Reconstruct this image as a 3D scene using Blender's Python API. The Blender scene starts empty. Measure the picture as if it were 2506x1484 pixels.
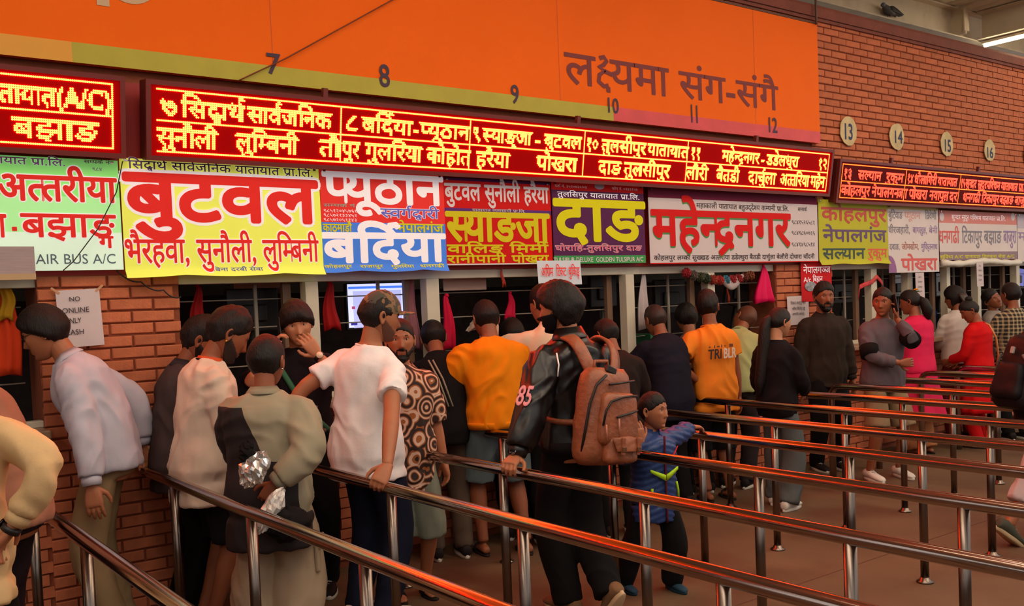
import bpy, bmesh, math, random
import numpy as np
from mathutils import Vector, Matrix, noise
random.seed(7)
SC = bpy.context.scene
COL = SC.collection
R_ = math.radians
# ------------------------------------------------------------------ camera
CAMH, CAMD, FPX, CYP = 1.63, 5.42, 2345.0, 835.0
_p, _r, _y = R_(2.385), R_(-2.368), R_(36.88)
_F = Vector((math.sin(_y)*math.cos(_p), math.cos(_y)*math.cos(_p), -math.sin(_p)))
_rt = Vector((math.cos(_y), -math.sin(_y), 0)); _up = _rt.cross(_F)
_R = _rt*math.cos(_r) + _up*math.sin(_r)
_U = -_rt*math.sin(_r) + _up*math.cos(_r)
_C = Vector((0, -CAMD, CAMH))
cam = bpy.data.cameras.new('camera'); camo = bpy.data.objects.new('camera', cam); COL.objects.link(camo)
camo.matrix_world = Matrix(((_R.x, _U.x, -_F.x, _C.x), (_R.y, _U.y, -_F.y, _C.y), (_R.z, _U.z, -_F.z, _C.z), (0, 0, 0, 1)))
cam.sensor_width = 36; cam.lens = FPX/2506*36; cam.shift_y = (CYP-742)/2506
cam.clip_start = .05; cam.clip_end = 200
cam.dof.use_dof = False
SC.camera = camo
# ------------------------------------------------------------------ light and exposure
SC.view_settings.view_transform = 'Standard'; SC.view_settings.look = 'None'
SC.view_settings.gamma = 1; SC.view_settings.use_curve_mapping = False
SC.view_settings.exposure = 0.25
W = bpy.data.worlds.new('overcast_sky'); SC.world = W; W.use_nodes = True
bg = W.node_tree.nodes['Background']; bg.inputs[0].default_value = (1.0, .955, .91, 1); bg.inputs[1].default_value = .75

def area(name, loc, rot, sx, sy, power, col):
    l = bpy.data.lights.new(name, 'AREA'); l.shape = 'RECTANGLE'; l.size = sx; l.size_y = sy; l.energy = power; l.color = col
    o = bpy.data.objects.new(name, l); o.location = loc; o.rotation_euler = rot; COL.objects.link(o); return o

# rays of the picture's pixels onto real planes (used to read sizes off the wall)
def pray(px, py): return _F*FPX + _R*(px-1253) - _U*(py-CYP)
def on_wall(px, py, Y=0.0):
    d = pray(px, py); return _C + d*((Y-_C.y)/d.y)
def on_x(px, py, X):
    d = pray(px, py); return _C + d*((X-_C.x)/d.x)
def at_depth(px, py, dep): return _C + pray(px, py)*(dep/FPX)

# ------------------------------------------------------------------ materials
def lin(c):
    return tuple((v/255/12.92 if v/255 <= .04045 else ((v/255+.055)/1.055)**2.4) for v in c[:3])
_MC = {}
def mat(name, col, rough=.6, metal=0.0, var=0.0, vscale=8.0, bump=0.0, bscale=40.0, emit=0.0, ecol=None, rand=0.0, coat=0.0, stretch=None, trans=0.0, dirt=None, dscale=2.0, sheen=0.0, spec=None):
    if name in _MC: return _MC[name]
    m = bpy.data.materials.new(name); m.use_nodes = True; nt = m.node_tree; N = nt.nodes; L = nt.links
    b = N['Principled BSDF']; c = lin(col)
    b.inputs['Base Color'].default_value = (*c, 1); b.inputs['Roughness'].default_value = rough; b.inputs['Metallic'].default_value = metal
    if spec is not None: b.inputs['Specular IOR Level'].default_value = spec
    if coat: b.inputs['Coat Weight'].default_value = coat; b.inputs['Coat Roughness'].default_value = .25
    if sheen: b.inputs['Sheen Weight'].default_value = sheen
    if trans: b.inputs['Transmission Weight'].default_value = trans
    if emit:
        e = lin(ecol) if ecol else c
        b.inputs['Emission Color'].default_value = (*e, 1); b.inputs['Emission Strength'].default_value = emit
    tc = N.new('ShaderNodeTexCoord')
    src = tc.outputs['Object']
    if stretch:
        mp = N.new('ShaderNodeMapping'); mp.inputs['Scale'].default_value = stretch; L.new(src, mp.inputs[0]); src = mp.outputs[0]
    cur = None
    def mixin(fac, a, bb, fs=None):
        mx = N.new('ShaderNodeMix'); mx.data_type = 'RGBA'
        if fs is not None: L.new(fs, mx.inputs[0])
        else: mx.inputs[0].default_value = fac
        if hasattr(a, 'node'): L.new(a, mx.inputs[6])
        else: mx.inputs[6].default_value = (*a, 1)
        if hasattr(bb, 'node'): L.new(bb, mx.inputs[7])
        else: mx.inputs[7].default_value = (*bb, 1)
        return mx.outputs[2]
    if var:
        n = N.new('ShaderNodeTexNoise'); n.inputs['Scale'].default_value = vscale; n.inputs['Detail'].default_value = 5; L.new(src, n.inputs['Vector'])
        mr = N.new('ShaderNodeMapRange'); mr.inputs[1].default_value = .3; mr.inputs[2].default_value = .7; L.new(n.outputs[0], mr.inputs[0])
        cur = mixin(0, tuple(v*(1-var) for v in c), tuple(min(1, v*(1+var)) for v in c), mr.outputs[0])
    if rand:
        oi = N.new('ShaderNodeObjectInfo'); hs = N.new('ShaderNodeHueSaturation')
        mr2 = N.new('ShaderNodeMapRange'); mr2.inputs[3].default_value = 1-rand; mr2.inputs[4].default_value = 1+rand; L.new(oi.outputs['Random'], mr2.inputs[0])
        L.new(mr2.outputs[0], hs.inputs['Value'])
        if cur is not None: L.new(cur, hs.inputs['Color'])
        else: hs.inputs['Color'].default_value = (*c, 1)
        cur = hs.outputs[0]
    if dirt:
        n2 = N.new('ShaderNodeTexNoise'); n2.inputs['Scale'].default_value = dscale; n2.inputs['Detail'].default_value = 6; L.new(tc.outputs['Object'], n2.inputs['Vector'])
        mr3 = N.new('ShaderNodeMapRange'); mr3.inputs[1].default_value = .52; mr3.inputs[2].default_value = .68; mr3.inputs[4].default_value = dirt[1]; L.new(n2.outputs[0], mr3.inputs[0])
        cur = mixin(0, cur if cur is not None else c, lin(dirt[0]), mr3.outputs[0])
    if cur is not None: L.new(cur, b.inputs['Base Color'])
    if bump:
        n3 = N.new('ShaderNodeTexNoise'); n3.inputs['Scale'].default_value = bscale; n3.inputs['Detail'].default_value = 4; L.new(src, n3.inputs['Vector'])
        bp = N.new('ShaderNodeBump'); bp.inputs['Strength'].default_value = bump; bp.inputs['Distance'].default_value = .02; L.new(n3.outputs[0], bp.inputs['Height']); L.new(bp.outputs[0], b.inputs['Normal'])
    _MC[name] = m
    return m

# ------------------------------------------------------------------ mesh builder
def link(name, me, m=None, parent=None, smooth=False, mats=None):
    o = bpy.data.objects.new(name, me); COL.objects.link(o)
    if mats:
        for x in mats: me.materials.append(x)
    elif m is not None and not me.materials: me.materials.append(m)
    if parent is not None: o.parent = parent
    if smooth: me.shade_smooth()
    return o
class MB:
    def __init__(s): s.v = []; s.f = []; s.mi = []
    def add(s, vs, fs, mi=0):
        b = len(s.v); s.v.extend([tuple(v) for v in vs]); s.f.extend([tuple(i+b for i in f) for f in fs]); s.mi.extend([mi]*len(fs)); return s
    def box(s, c, d, rz=0.0, mi=0, rot=None):
        x, y, z = d[0]/2, d[1]/2, d[2]/2
        vs = [Vector((sx*x, sy*y, sz*z)) for sz in (-1, 1) for sy in (-1, 1) for sx in (-1, 1)]
        M = rot if rot is not None else Matrix.Rotation(rz, 3, 'Z')
        return s.add([M @ v + Vector(c) for v in vs], [(0, 2, 3, 1), (4, 5, 7, 6), (0, 1, 5, 4), (2, 6, 7, 3), (0, 4, 6, 2), (1, 3, 7, 5)], mi)
    def bb(s, a, b, mi=0):
        return s.box([(a[i]+b[i])/2 for i in range(3)], [abs(b[i]-a[i]) for i in range(3)], mi=mi)
    def quad(s, a, b, c, d, mi=0): return s.add([a, b, c, d], [(0, 1, 2, 3)], mi)
    def loft(s, rings, closed=True, cap=True, mi=0):
        n = len(rings[0]); b = len(s.v)
        for r in rings: s.v.extend([tuple(p) for p in r])
        for i in range(len(rings)-1):
            for j in range(n if closed else n-1):
                k = (j+1) % n
                s.f.append((b+i*n+j, b+i*n+k, b+(i+1)*n+k, b+(i+1)*n+j)); s.mi.append(mi)
        if cap and closed:
            s.f.append(tuple(b+j for j in reversed(range(n)))); s.mi.append(mi)
            s.f.append(tuple(b+(len(rings)-1)*n+j for j in range(n))); s.mi.append(mi)
        return s
    def tube(s, pts, r, n=10, cap=True, mi=0):
        pts = [Vector(p) for p in pts]; rr = r if isinstance(r, (list, tuple)) else [r]*len(pts)
        rings = []; up = None
        for i, p in enumerate(pts):
            t = (pts[min(i+1, len(pts)-1)] - pts[max(i-1, 0)]).normalized()
            if up is None:
                up = Vector((0, 0, 1)) if abs(t.z) < .9 else Vector((0, 1, 0))
            u = (up - t*up.dot(t)).normalized(); w = t.cross(u); up = u
            rings.append([p + (u*math.cos(a) + w*math.sin(a))*rr[i] for a in [2*math.pi*j/n for j in range(n)]])
        return s.loft(rings, cap=cap, mi=mi)
    def lathe(s, prof, c=(0, 0, 0), n=20, mi=0):
        rings = [[Vector((r*math.cos(2*math.pi*j/n), r*math.sin(2*math.pi*j/n), z)) + Vector(c) for j in range(n)] for r, z in prof]
        return s.loft(rings, mi=mi)
    def ell(s, c, r, nu=14, nv=9, M=None, mi=0):
        rings = []
        for i in range(nv+1):
            th = math.pi*i/nv; th = min(max(th, .02), math.pi-.02)
            rg = []
            for j in range(nu):
                a = 2*math.pi*j/nu
                v = Vector((r[0]*math.sin(th)*math.cos(a), r[1]*math.sin(th)*math.sin(a), -r[2]*math.cos(th)))
                if M is not None: v = M @ v
                rg.append(v + Vector(c))
            rings.append(rg)
        return s.loft(rings, mi=mi)
    def mesh(s, name):
        me = bpy.data.meshes.new(name); me.from_pydata(s.v, [], s.f)
        if any(s.mi): me.polygons.foreach_set('material_index', s.mi)
        me.update(); return me
    def build(s, name, m=None, parent=None, smooth=False, mats=None):
        return link(name, s.mesh(name), m, parent, smooth, mats)
def tag(o, label=None, cat=None, group=None, kind=None):
    if label: o['label'] = label
    if cat: o['category'] = cat
    if group: o['group'] = group
    if kind: o['kind'] = kind
    return o
def empty(name, loc=(0, 0, 0), rz=0.0):
    o = bpy.data.objects.new(name, None); o.location = loc; o.rotation_euler = (0, 0, rz); o.empty_display_size = .1; COL.objects.link(o); return o
def bevel(o, w=.005, seg=2):
    md = o.modifiers.new('bevel', 'BEVEL'); md.width = w; md.segments = seg; md.limit_method = 'ANGLE'; return o

# ------------------------------------------------------------------ lettering: outlines of the built-in font, shaped for Devanagari
_GC = {}
def glyph(ch, off=0.0):
    k = (ch, off)
    if k in _GC: return _GC[k]
    def get(b, o_):
        c = bpy.data.curves.new('t', 'FONT'); c.body = b; c.offset = o_; c.resolution_u = 3
        o = bpy.data.objects.new('t', c); me = o.to_mesh()
        v = [(p.co.x, p.co.y) for p in me.vertices]; f = [tuple(q.vertices) for q in me.polygons]
        o.to_mesh_clear(); bpy.data.objects.remove(o); bpy.data.curves.remove(c); return v, f
    v, f = get(ch, off)
    if ch == ' ': adv = .3
    else:
        a = max(p[0] for p in get(ch+'A', 0)[0]); b = max(p[0] for p in get('A', 0)[0]); adv = a-b
    _GC[k] = (v, f, adv); return _GC[k]
def _cover(v, f, y):
    xs = []
    for q in f:
        cr = []
        for i in range(len(q)):
            a = v[q[i]]; b = v[q[(i+1) % len(q)]]
            if (a[1]-y)*(b[1]-y) < 0: cr.append(a[0]+(b[0]-a[0])*(y-a[1])/(b[1]-a[1]))
        if len(cr) >= 2: xs.append((min(cr), max(cr)))
    xs.sort(); out = []
    for a, b in xs:
        if out and a <= out[-1][1]+.006: out[-1][1] = max(out[-1][1], b)
        else: out.append([a, b])
    return out
BARRED = set('खगघचजझञणतथधनपबभमयलवशषस')
_HC = {}
def half(ch, off):
    if (ch, off) in _HC: return _HC[(ch, off)]
    v, f, adv = glyph(ch, off); iv = _cover(v, f, .13); cut = iv[-1][0]
    bm = bmesh.new(); bv = [bm.verts.new((x, y, 0)) for x, y in v]
    for q in f:
        try: bm.faces.new([bv[i] for i in q])
        except ValueError: pass
    bmesh.ops.bisect_plane(bm, geom=bm.verts[:]+bm.edges[:]+bm.faces[:], plane_co=(cut+.012, 0, 0), plane_no=(1, 0, 0), clear_outer=True)
    bm.verts.index_update()
    r = ([(p.co.x, p.co.y) for p in bm.verts], [tuple(x.index for x in q.verts) for q in bm.faces], cut-.035)
    bm.free(); _HC[(ch, off)] = r; return r
def _stroke(pts, w):
    v = []; f = []
    for i, p in enumerate(pts):
        a = pts[max(i-1, 0)]; b = pts[min(i+1, len(pts)-1)]; dx, dy = b[0]-a[0], b[1]-a[1]; l = math.hypot(dx, dy) or 1
        nx, ny = -dy/l*w/2, dx/l*w/2; v += [(p[0]+nx, p[1]+ny), (p[0]-nx, p[1]-ny)]
        if i: f.append((2*i-2, 2*i-1, 2*i+1, 2*i))
    return v, f
def shape(text, off=0.0):
    """lay out a string; returns 2-D verts, faces, width. Headline at y=.62, baseline 0 (Latin caps .69)."""
    V = []; Fc = []
    def put(v, f, dx=0, dy=0, sx=1, sy=1):
        b = len(V); V.extend([(x*sx+dx, y*sy+dy) for x, y in v]); Fc.extend([tuple(i+b for i in q) for q in f])
    w = .075+2*off; x = 0.0; i = 0; n = len(text)
    C = lambda c: '\u0915' <= c <= '\u0939'
    while i < n:
        c = text[i]
        if not C(c):
            v, f, a = glyph(c, off); put(v, f, x); x += a; i += 1; continue
        cl = [c]; i += 1
        while i+1 < n and text[i] == '\u094d' and C(text[i+1]): cl.append(text[i+1]); i += 2
        vir = i < n and text[i] == '\u094d'
        if vir: i += 1
        ms = []
        while i < n and ('\u093e' <= text[i] <= '\u094c' or text[i] in '\u0902\u0901\u0903'): ms.append(text[i]); i += 1
        reph = len(cl) > 1 and cl[0] == 'र'
        if reph: cl = cl[1:]
        if 'ि' in ms:
            v, f, a = glyph('ि', off); put(v, f, x); x += a; ms.remove('ि')
        rakar = len(cl) > 1 and cl[-1] == 'र'
        if rakar: cl = cl[:-1]
        if cl[:2] == ['क', 'ष']:
            last = len(cl) == 2
            put(*_stroke([(x+.12, .62), (x+.22, .66), (x+.28, .58), (x+.2, .48), (x+.1, .44), (x+.22, .36), (x+.1, .26), (x+.08, .12), (x+.2, .03), (x+.3, .06)], w))
            put(*_stroke([(x+.22, .36), (x+.4, .3)], w)); put(*_stroke([(x+.3, .02), (x+.3, -.08)], w))
            x += .36
            if last: put(*_stroke([(x+.1, .62), (x+.1, 0)], w)); x += .16
            cl = cl[2:]
        for k, ch in enumerate(cl):
            if k < len(cl)-1 and ch in BARRED:
                v, f, a = half(ch, off); put(v, f, x); x += a
            elif k < len(cl)-1 and cl[k+1] in 'गवधय':
                v, f, a = glyph(ch, off); put(v, f, x)
                v2, f2, a2 = glyph(cl[k+1], off); put(v2, f2, x+a*.35, -.3 if ch == 'ङ' else -.16, .6, .5); x += a; break
            elif k < len(cl)-1:
                v, f, a = glyph(ch, off); put(v, f, x); v, f, _ = glyph('\u094d', off); put(v, f, x+a); x += a
            else:
                v, f, a = glyph(ch, off); put(v, f, x); x += a
        if rakar: put(*_stroke([(x-.14, .22), (x-.24, .12), (x-.4, .02)] if cl and cl[-1] in BARRED else [(x-.1, .06), (x-.25, -.06), (x-.38, -.16)], w))
        if vir: v, f, _ = glyph('\u094d', off); put(v, f, x)
        for m_ in ms:
            v, f, a = glyph(m_, off); put(v, f, x); x += a
        if reph: put(*_stroke([(x-.13, .62), (x-.2, .72), (x-.17, .82), (x-.07, .84), (x-.03, .79)], w))
    return V, Fc, x
def text_pts(text, off): 
    return shape(text, off)
# ================================================================== MATERIALS
brick_m = mat('brick', (190, 106, 70), .85, var=.12, vscale=14, bump=.25, bscale=60, rand=.12)
mortar_m = mat('mortar', (138, 70, 44), .95, var=.15, bump=.3)
floor_m = mat('floor_concrete', (100, 78, 56), .7, var=.16, vscale=1.6, bump=.12, bscale=25, dirt=((78, 40, 24), .75), dscale=.9, spec=.3)
steel = mat('stainless_steel', (176, 160, 152), .13, 1.0, bump=.015, bscale=300)
steel_post = mat('brushed_post_steel', (122, 110, 102), .28, 1.0, bump=.02, bscale=260)
orange_m = mat('sign_orange', (248, 108, 6), .6, spec=.15, var=.03, vscale=1.5)
red_spill = mat('lintel_red_spill', (150, 14, 8), .55, var=.1)
cream_m = mat('cream_paint', (216, 200, 174), .6, var=.05, vscale=5, dirt=((150, 128, 98), .4), dscale=3)
alum = mat('cream_window_aluminium', (205, 196, 176), .45, var=.05)
frame_brown = mat('brown_window_frame', (120, 92, 72), .5, var=.1)
white_bar = mat('white_grille_bar', (140, 130, 118), .5)
dark_room = mat('office_dark', (84, 70, 68), .9, var=.2)
room_grey = mat('office_grey', (112, 112, 104), .9, var=.1)
glass_m = mat('window_glass', (235, 240, 240), .03, trans=1.0)
black_pl = mat('black_plastic', (22, 18, 18), .45)
paper_m = mat('notice_paper', (214, 198, 200), .8, var=.03)
ink = mat('dark_ink', (70, 62, 70), .8)
maroon = mat('sign_maroon', (120, 28, 30), .6)
ink_num = mat('numeral_paint', (62, 34, 62), .6)

# ================================================================== SETTING
WX0, WX1 = -2.5, 14.0
def S(o): return tag(o, kind='structure')
mb = MB(); mb.bb((-12, -12, -.1), (18, 4.0, 0)); S(mb.build('floor', floor_m))
# a crack line and stains are relief in the floor slab joints
mb = MB()
for x0, x1, y in ((-8, 16, -4.2), (-8, 16, -2.15)): mb.bb((x0, y-.004, 0), (x1, y+.004, .0015))
tag(mb.build('floor_joint', mat('joint_dirt', (86, 54, 38), .95), bpy.data.objects['floor']))

# bricks: objects sharing meshes
def brick_mesh(w, h, d, name='brick'):
    m_ = MB(); m_.bb((-w/2, -d, -h/2), (w/2, d, h/2)); me = m_.mesh(name); bm = bmesh.new(); bm.from_mesh(me)
    bmesh.ops.bevel(bm, geom=[e for e in bm.edges if all(v.co.y < 0 for v in e.verts)], offset=.005, segments=1, affect='EDGES')
    bm.to_mesh(me); bm.free(); me.materials.append(brick_m); return me
BH, BW, RH = .056, .222, .0655
_bm_full = brick_mesh(BW, BH, .02); _bm_half = brick_mesh(BW/2-.006, BH, .02)
def lay(parent, x0, x1, z0, z1, y, limit, seed=1, zmin_obj=None, key=None):
    rnd = random.Random(seed); out = []; row = 0; z = z1 - RH/2
    while z - BH/2 > z0:
        x = x0 + (0 if row % 2 else -.117)
        while x < x1:
            a, b = max(x, x0), min(x+BW, x1)
            if b-a > .03: out.append(((a+b)/2, z, b-a))
            x += BW+.012
        z -= RH; row += 1
    if key: out.sort(key=key)
    objs = out[:limit]; rest = out[limit:]
    for cx, z, w in objs:
        if abs(w-BW) < .01: me = _bm_full; sx = 1
        else: me = _bm_full; sx = w/BW
        o = bpy.data.objects.new('brick', me); COL.objects.link(o); o.parent = parent
        o.location = (cx, y+rnd.uniform(-.003, .003), z+rnd.uniform(-.0015, .0015)); o.scale = (sx, 1, 1); o.rotation_euler = (rnd.uniform(-.01, .01), rnd.uniform(-.006, .006), rnd.uniform(-.012, .012))
    if rest:
        m_ = MB()
        for cx, z, w in rest:
            yy = y+rnd.uniform(-.003, .003); m_.bb((cx-w/2, yy-.02, z-BH/2), (cx+w/2, yy+.02, z+BH/2))
        tag(m_.build('brick_courses', brick_m, parent), kind='stuff')
# upper wall (behind and right of the orange sign)
mb = MB(); mb.bb((WX0, .0, 2.90), (WX1, .23, 4.17)); up = S(mb.build('wall_back', mortar_m))
lay(up, 7.6, 12.6, 2.28, 4.12, .007, 300, 3, key=lambda t: (abs(t[0]-8.6)*1.0 + abs(t[1]-3.4)*.6))
lay(up, 5.4, 7.6, 4.05, 4.12, .007, 20, 4)
mb = MB(); mb.bb((7.66, .0, 2.2), (WX1, .23, 2.90)); S(mb.build('wall_back', mortar_m))
# coping: a plum coloured rounded cap
mb = MB(); cop = [(-.05, 4.12), (-.055, 4.2), (-.03, 4.235), (.24, 4.235), (.26, 4.2), (.25, 4.12)]
mb.loft([[Vector((x, y, z)) for y, z in cop] for x in (WX0, WX1)])
mb.box((5.7, -.01, 4.105), (16.6, .05, .03)); S(mb.build('trim_1', mat('coping_plum', (126, 66, 54), .8, var=.12, bump=.3)))
# lintel behind boards, banners; red display spill put into its colour
mb = MB(); mb.bb((WX0, .0, 1.86), (7.66, .22, 2.90)); mb.bb((7.66, .0, 1.86), (WX1, .22, 2.2)); S(mb.build('trim_2', red_spill))
# pillars
def pillar(name, x0, x1, seed, zt=1.86):
    m_ = MB(); m_.bb((x0, .0, 0), (x1, .30, zt)); p = S(m_.build(name, mortar_m))
    lay(p, x0, x1, .02, zt, .007, 240, seed); return p
pillar('wall_pillar', 1.02, 1.745, 11)
pillar('wall_pillar', 7.03, 7.86, 12)
# dado below the counters
def dado(x0, x1, seed):
    m_ = MB(); m_.bb((x0, .02, 0), (x1, .2, 1.03)); p = S(m_.build('wall_dado', mortar_m))
    lay(p, x0, x1, .02, 1.03, .027, 0 if x1-x0 > 1 else 0, seed)
    m_ = MB(); m_.bb((x0, -.16, 1.03), (x1, .42, 1.075)); s_ = m_.build('counter_slab', mat('counter_stone', (150, 120, 95), .35, var=.2, vscale=20)); tag(s_, kind='structure', label=None); bevel(s_, .008); return p
for a, b, s_ in ((WX0, 1.02, 21), (1.745, 7.03, 22), (7.86, WX1, 23)): dado(a, b, s_)
# office behind the counters
mb = MB(); mb.bb((WX0, 2.5, 0), (WX1, 2.6, 3)); S(mb.build('wall_office', dark_room))
mb = MB(); mb.bb((WX0, 2.44, 1.78), (WX1, 2.5, 3)); S(mb.build('wall_office_band', room_grey))
mb = MB(); mb.bb((WX0, .22, 2.62), (WX1, 2.6, 2.7)); S(mb.build('ceiling_office', room_grey))
mb = MB(); mb.bb((WX1, 0, 0), (WX1+.1, 2.6, 3)); mb.bb((WX0-.1, 0, 0), (WX0, 2.6, 3)); S(mb.build('wall_office_end', dark_room))
# window heads, mullions
wn = 0
def win(x0, x1, posts, head=True):
    global wn; wn += 1
    root = S(empty('window_%d' % wn, ((x0+x1)/2, .05, 1.075)))
    ox, oy, oz = (x0+x1)/2, .05, 1.075
    def part(nm, a, b, m_, **k):
        q = MB(); q.bb((a[0]-ox, a[1]-oy, a[2]-oz), (b[0]-ox, b[1]-oy, b[2]-oz)); return bevel(q.build(nm, m_, root), .004)
    part('head_rail', (x0, .02, 1.80), (x1, .09, 1.86), alum)
    part('sill_rail', (x0, .02, 1.075), (x1, .09, 1.11), alum)
    for x, w in posts:
        part('mullion', (x-w/2, -.01, 1.10), (x+w/2, .07, 1.80), alum)
        part('sliding_stile', (x-w/2-.10, .10, 1.10), (x-w/2-.045, .14, 1.80), frame_brown)
    xs = [x0]+[p[0] for p in posts]+[x1]
    for i in range(len(xs)-1):
        a, b = xs[i], xs[i+1]
        for z in (1.30, 1.53, 1.70):
            part('grille_bar', (a+.05, .155, z), (b-.05, .163, z+.008), white_bar)
        part('grille_upright', (a+(b-a)*.62, .15, 1.11), (a+(b-a)*.62+.022, .17, 1.80), white_bar)
    return root
win(1.745, 7.03, [(2.55, .085), (3.42, .10), (5.23, .09), (6.17, .085)])
win(WX0, 1.02, [(-.6, .085), (.35, .085)])
win(7.86, WX1, [(8.55, .10), (9.2, .09), (9.95, .07), (10.6, .07), (11.5, .08)])

# roof over the hall: cream sheets on steel beams, open at the sides
sheet_m = mat('roof_sheet', (222, 208, 184), .6, var=.05, vscale=2, dirt=((160, 132, 100), .3), dscale=1.2)
def roof(y0, y1, z0):
    m_ = MB(); x = -8.0; n = 0; prof = []
    while x < 20.5:
        k = n % 5; prof.append((x, (0, .035, .035, 0, 0)[k])); x += (.03, .05, .03, .14, .0)[k] or .01; n += 1
    for i in range(len(prof)-1):
        (xa, ha), (xb, hb) = prof[i], prof[i+1]
        m_.quad((xa, y0, z0+ha), (xb, y0, z0+hb), (xb, y1, z0+hb), (xa, y1, z0+ha))
    return S(m_.build('ceiling', sheet_m))
roof(-6.2, .62, 4.90)
def beam(name, m_, ax, c, z0, z1, a0, a1, fl=.16, tw=.012):
    q = MB(); h = .014
    if ax == 'x':
        q.bb((a0, c-fl/2, z0), (a1, c+fl/2, z0+h)); q.bb((a0, c-fl/2, z1-h), (a1, c+fl/2, z1)); q.bb((a0, c-tw/2, z0+h), (a1, c+tw/2, z1-h))
    else:
        q.bb((c-fl/2, a0, z0), (c+fl/2, a1, z0+h)); q.bb((c-fl/2, a0, z1-h), (c+fl/2, a1, z1)); q.bb((c-tw/2, a0, z0+h), (c+tw/2, a1, z1-h))
    return S(q.build(name, m_))
beam('ceiling_girder', cream_m, 'x', .62, 4.55, 4.89, -8, 20, fl=.2)
for x in (11.8, 5.2, -1.6): beam('ceiling_beam', cream_m, 'y', x, 4.56, 4.89, -6.2, .5, fl=.26, tw=.02)
for x in (9.72,): 
    q = MB(); q.bb((x-.04, -8, 4.74), (x+.04, .5, 4.88)); S(q.build('ceiling_purlin', cream_m))
q = MB(); q.bb((11.28, .44, 4.57), (11.31, .62, 4.88)); q.bb((11.24, .43, 4.6), (11.35, .445, 4.85)); S(q.build('ceiling_bracket', cream_m))
q = MB(); q.bb((13.55, .35, 4.17), (13.75, .6, 4.9)); S(q.build('ceiling_stanchion', mat('stanchion_red', (150, 62, 56), .6, var=.1)))
for y in (-1.7, -3.9, -5.9):
    q = MB(); q.bb((-8, y-.03, 4.79), (20, y+.03, 4.895)); S(q.build('ceiling_purlin', cream_m))
# far back of the hall behind the wall: pale gable
q = MB(); q.bb((-8, 3.9, 2.7), (20, 4.0, 6.0)); S(q.build('wall_far', mat('far_wall', (190, 172, 146), .8, var=.1)))
# added glowing sheets out of view, standing in for overhead daylight
sky_m = mat('fill_sheet_glow', (240, 226, 200), .5, emit=6.4, ecol=(255, 236, 212))
for x in (-3.2, 0.6, 3.4, 6.6, 9.0, 13.4, 16.5):
    q = MB(); q.bb((x-.45, -6.1, 4.882), (x+.45, -2.3, 4.892)); S(q.build('ceiling_fill_sheet', sky_m))
# tube light battens; those out of view are added to brighten the wall
def tube_light(x, ya, yb, z, lab):
    r = empty('tube_light', (x, (ya+yb)/2, z)); tag(r, lab, 'light', 'tube lights under the roof beams')
    L_ = (yb-ya)/2
    q = MB(); q.bb((-.035, -L_, .02), (.035, L_, .05)); q.build('batten', cream_m, r)
    q = MB(); q.tube([(0, -L_+.02, 0), (0, L_-.02, 0)], .02, 10); q.build('tube', mat('tube_glow', (255, 248, 215), .4, emit=22.0, ecol=(255, 238, 200)), r, smooth=True)
tube_light(8.4, -4.2, -1.2, 4.70, 'added fill tube light out of view, third beam bay over the queues')
tube_light(5.2, -4.6, -1.4, 4.50, 'added fill tube light out of view, under the middle roof beam')
tube_light(1.6, -4.8, -1.6, 4.70, 'added fill tube light out of view, over the yellow banner counters')
tube_light(11.8, -3.4, .50, 4.50, 'long lit tube light under the roof beam above the brick wall')

# added walls, unseen behind and left of the viewer, block low light
mb = MB(); mb.bb((-12, -11.9, 0), (18, -11.6, 2.5)); S(mb.build('light_block_front', mat('light_block_brown', (70, 54, 44), .8, var=.15)))
mb = MB(); mb.bb((-9.3, -11.6, 0), (-9.0, 2.6, 3.4)); S(mb.build('light_block_left', _MC['light_block_brown']))
for x in (.2, 4.6, 8.6, 12.4):
    r = empty('office_fill_lamp', (x, 1.5, 2.58)); tag(r, 'added fill lamp inside the ticket office, %s' % {.2: 'leftmost room', 4.6: 'over the middle counters', 8.6: 'right of the second pillar', 12.4: 'farthest room'}[x], 'light')
    q = MB(); q.bb((-.3, -.06, .01), (.3, .06, .04)); q.build('housing', cream_m, r); q = MB(); q.bb((-.28, -.04, 0), (.28, .04, .01)); q.build('diffuser', mat('office_glow', (255, 236, 210), .5, emit=6.0), r)  # added lamps, unseen, to brighten the dark office interior
# ================================================================== SIGNS
BK = .62
def place_text(parent, name, text, X0, X1, Zb, Zt, Y, m_, bold=0.0, nb=8, outline=None, ow=0.0, ox=0, oz=0, warp=None, latin=False, label=None, org=(0, 0, 0), maxv=None):
    """text between X0..X1, headline at Zt, baseline at Zb, on the plane Y (facing -Y)."""
    V, Fc, w = shape(text, 0.0)
    sx = (X1-X0)/max(w, .01); sz = (Zt-Zb)/(.69 if latin else .62)
    def one(r, n, m2, yoff, nm, lb=None, dx=0, dz=0):
        mb = MB(); offs = [(0, 0)] if r == 0 else [(r*math.cos(2*math.pi*k/n), r*math.sin(2*math.pi*k/n)) for k in range(n)] + ([(0, 0)] if r < .06 else [(0, 0)]+[(r*.5*math.cos(2*math.pi*k/n), r*.5*math.sin(2*math.pi*k/n)) for k in range(n)])
        rx = 1.0
        for k, (a, b) in enumerate(offs):
            vs = []
            for x, y in V:
                X = X0 + x*sx + a*BK*min(sz, sx*1.15) + dx; Z = Zb + y*sz + b*BK*sz + dz
                yy = Y + yoff - k*3e-5 + (warp(X, Z) if warp else 0)
                vs.append((X-org[0], yy-org[1], Z-org[2]))
            mb.add(vs, Fc)
        return tag(mb.build(nm, m2, parent), lb)
    if outline is not None: one(bold+ow, max(nb, 10), outline, -.0005, 'lettering_outline', None, ox, oz)
    return one(bold, nb, m_, -.0022 if outline is not None else 0, name, label)
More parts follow.
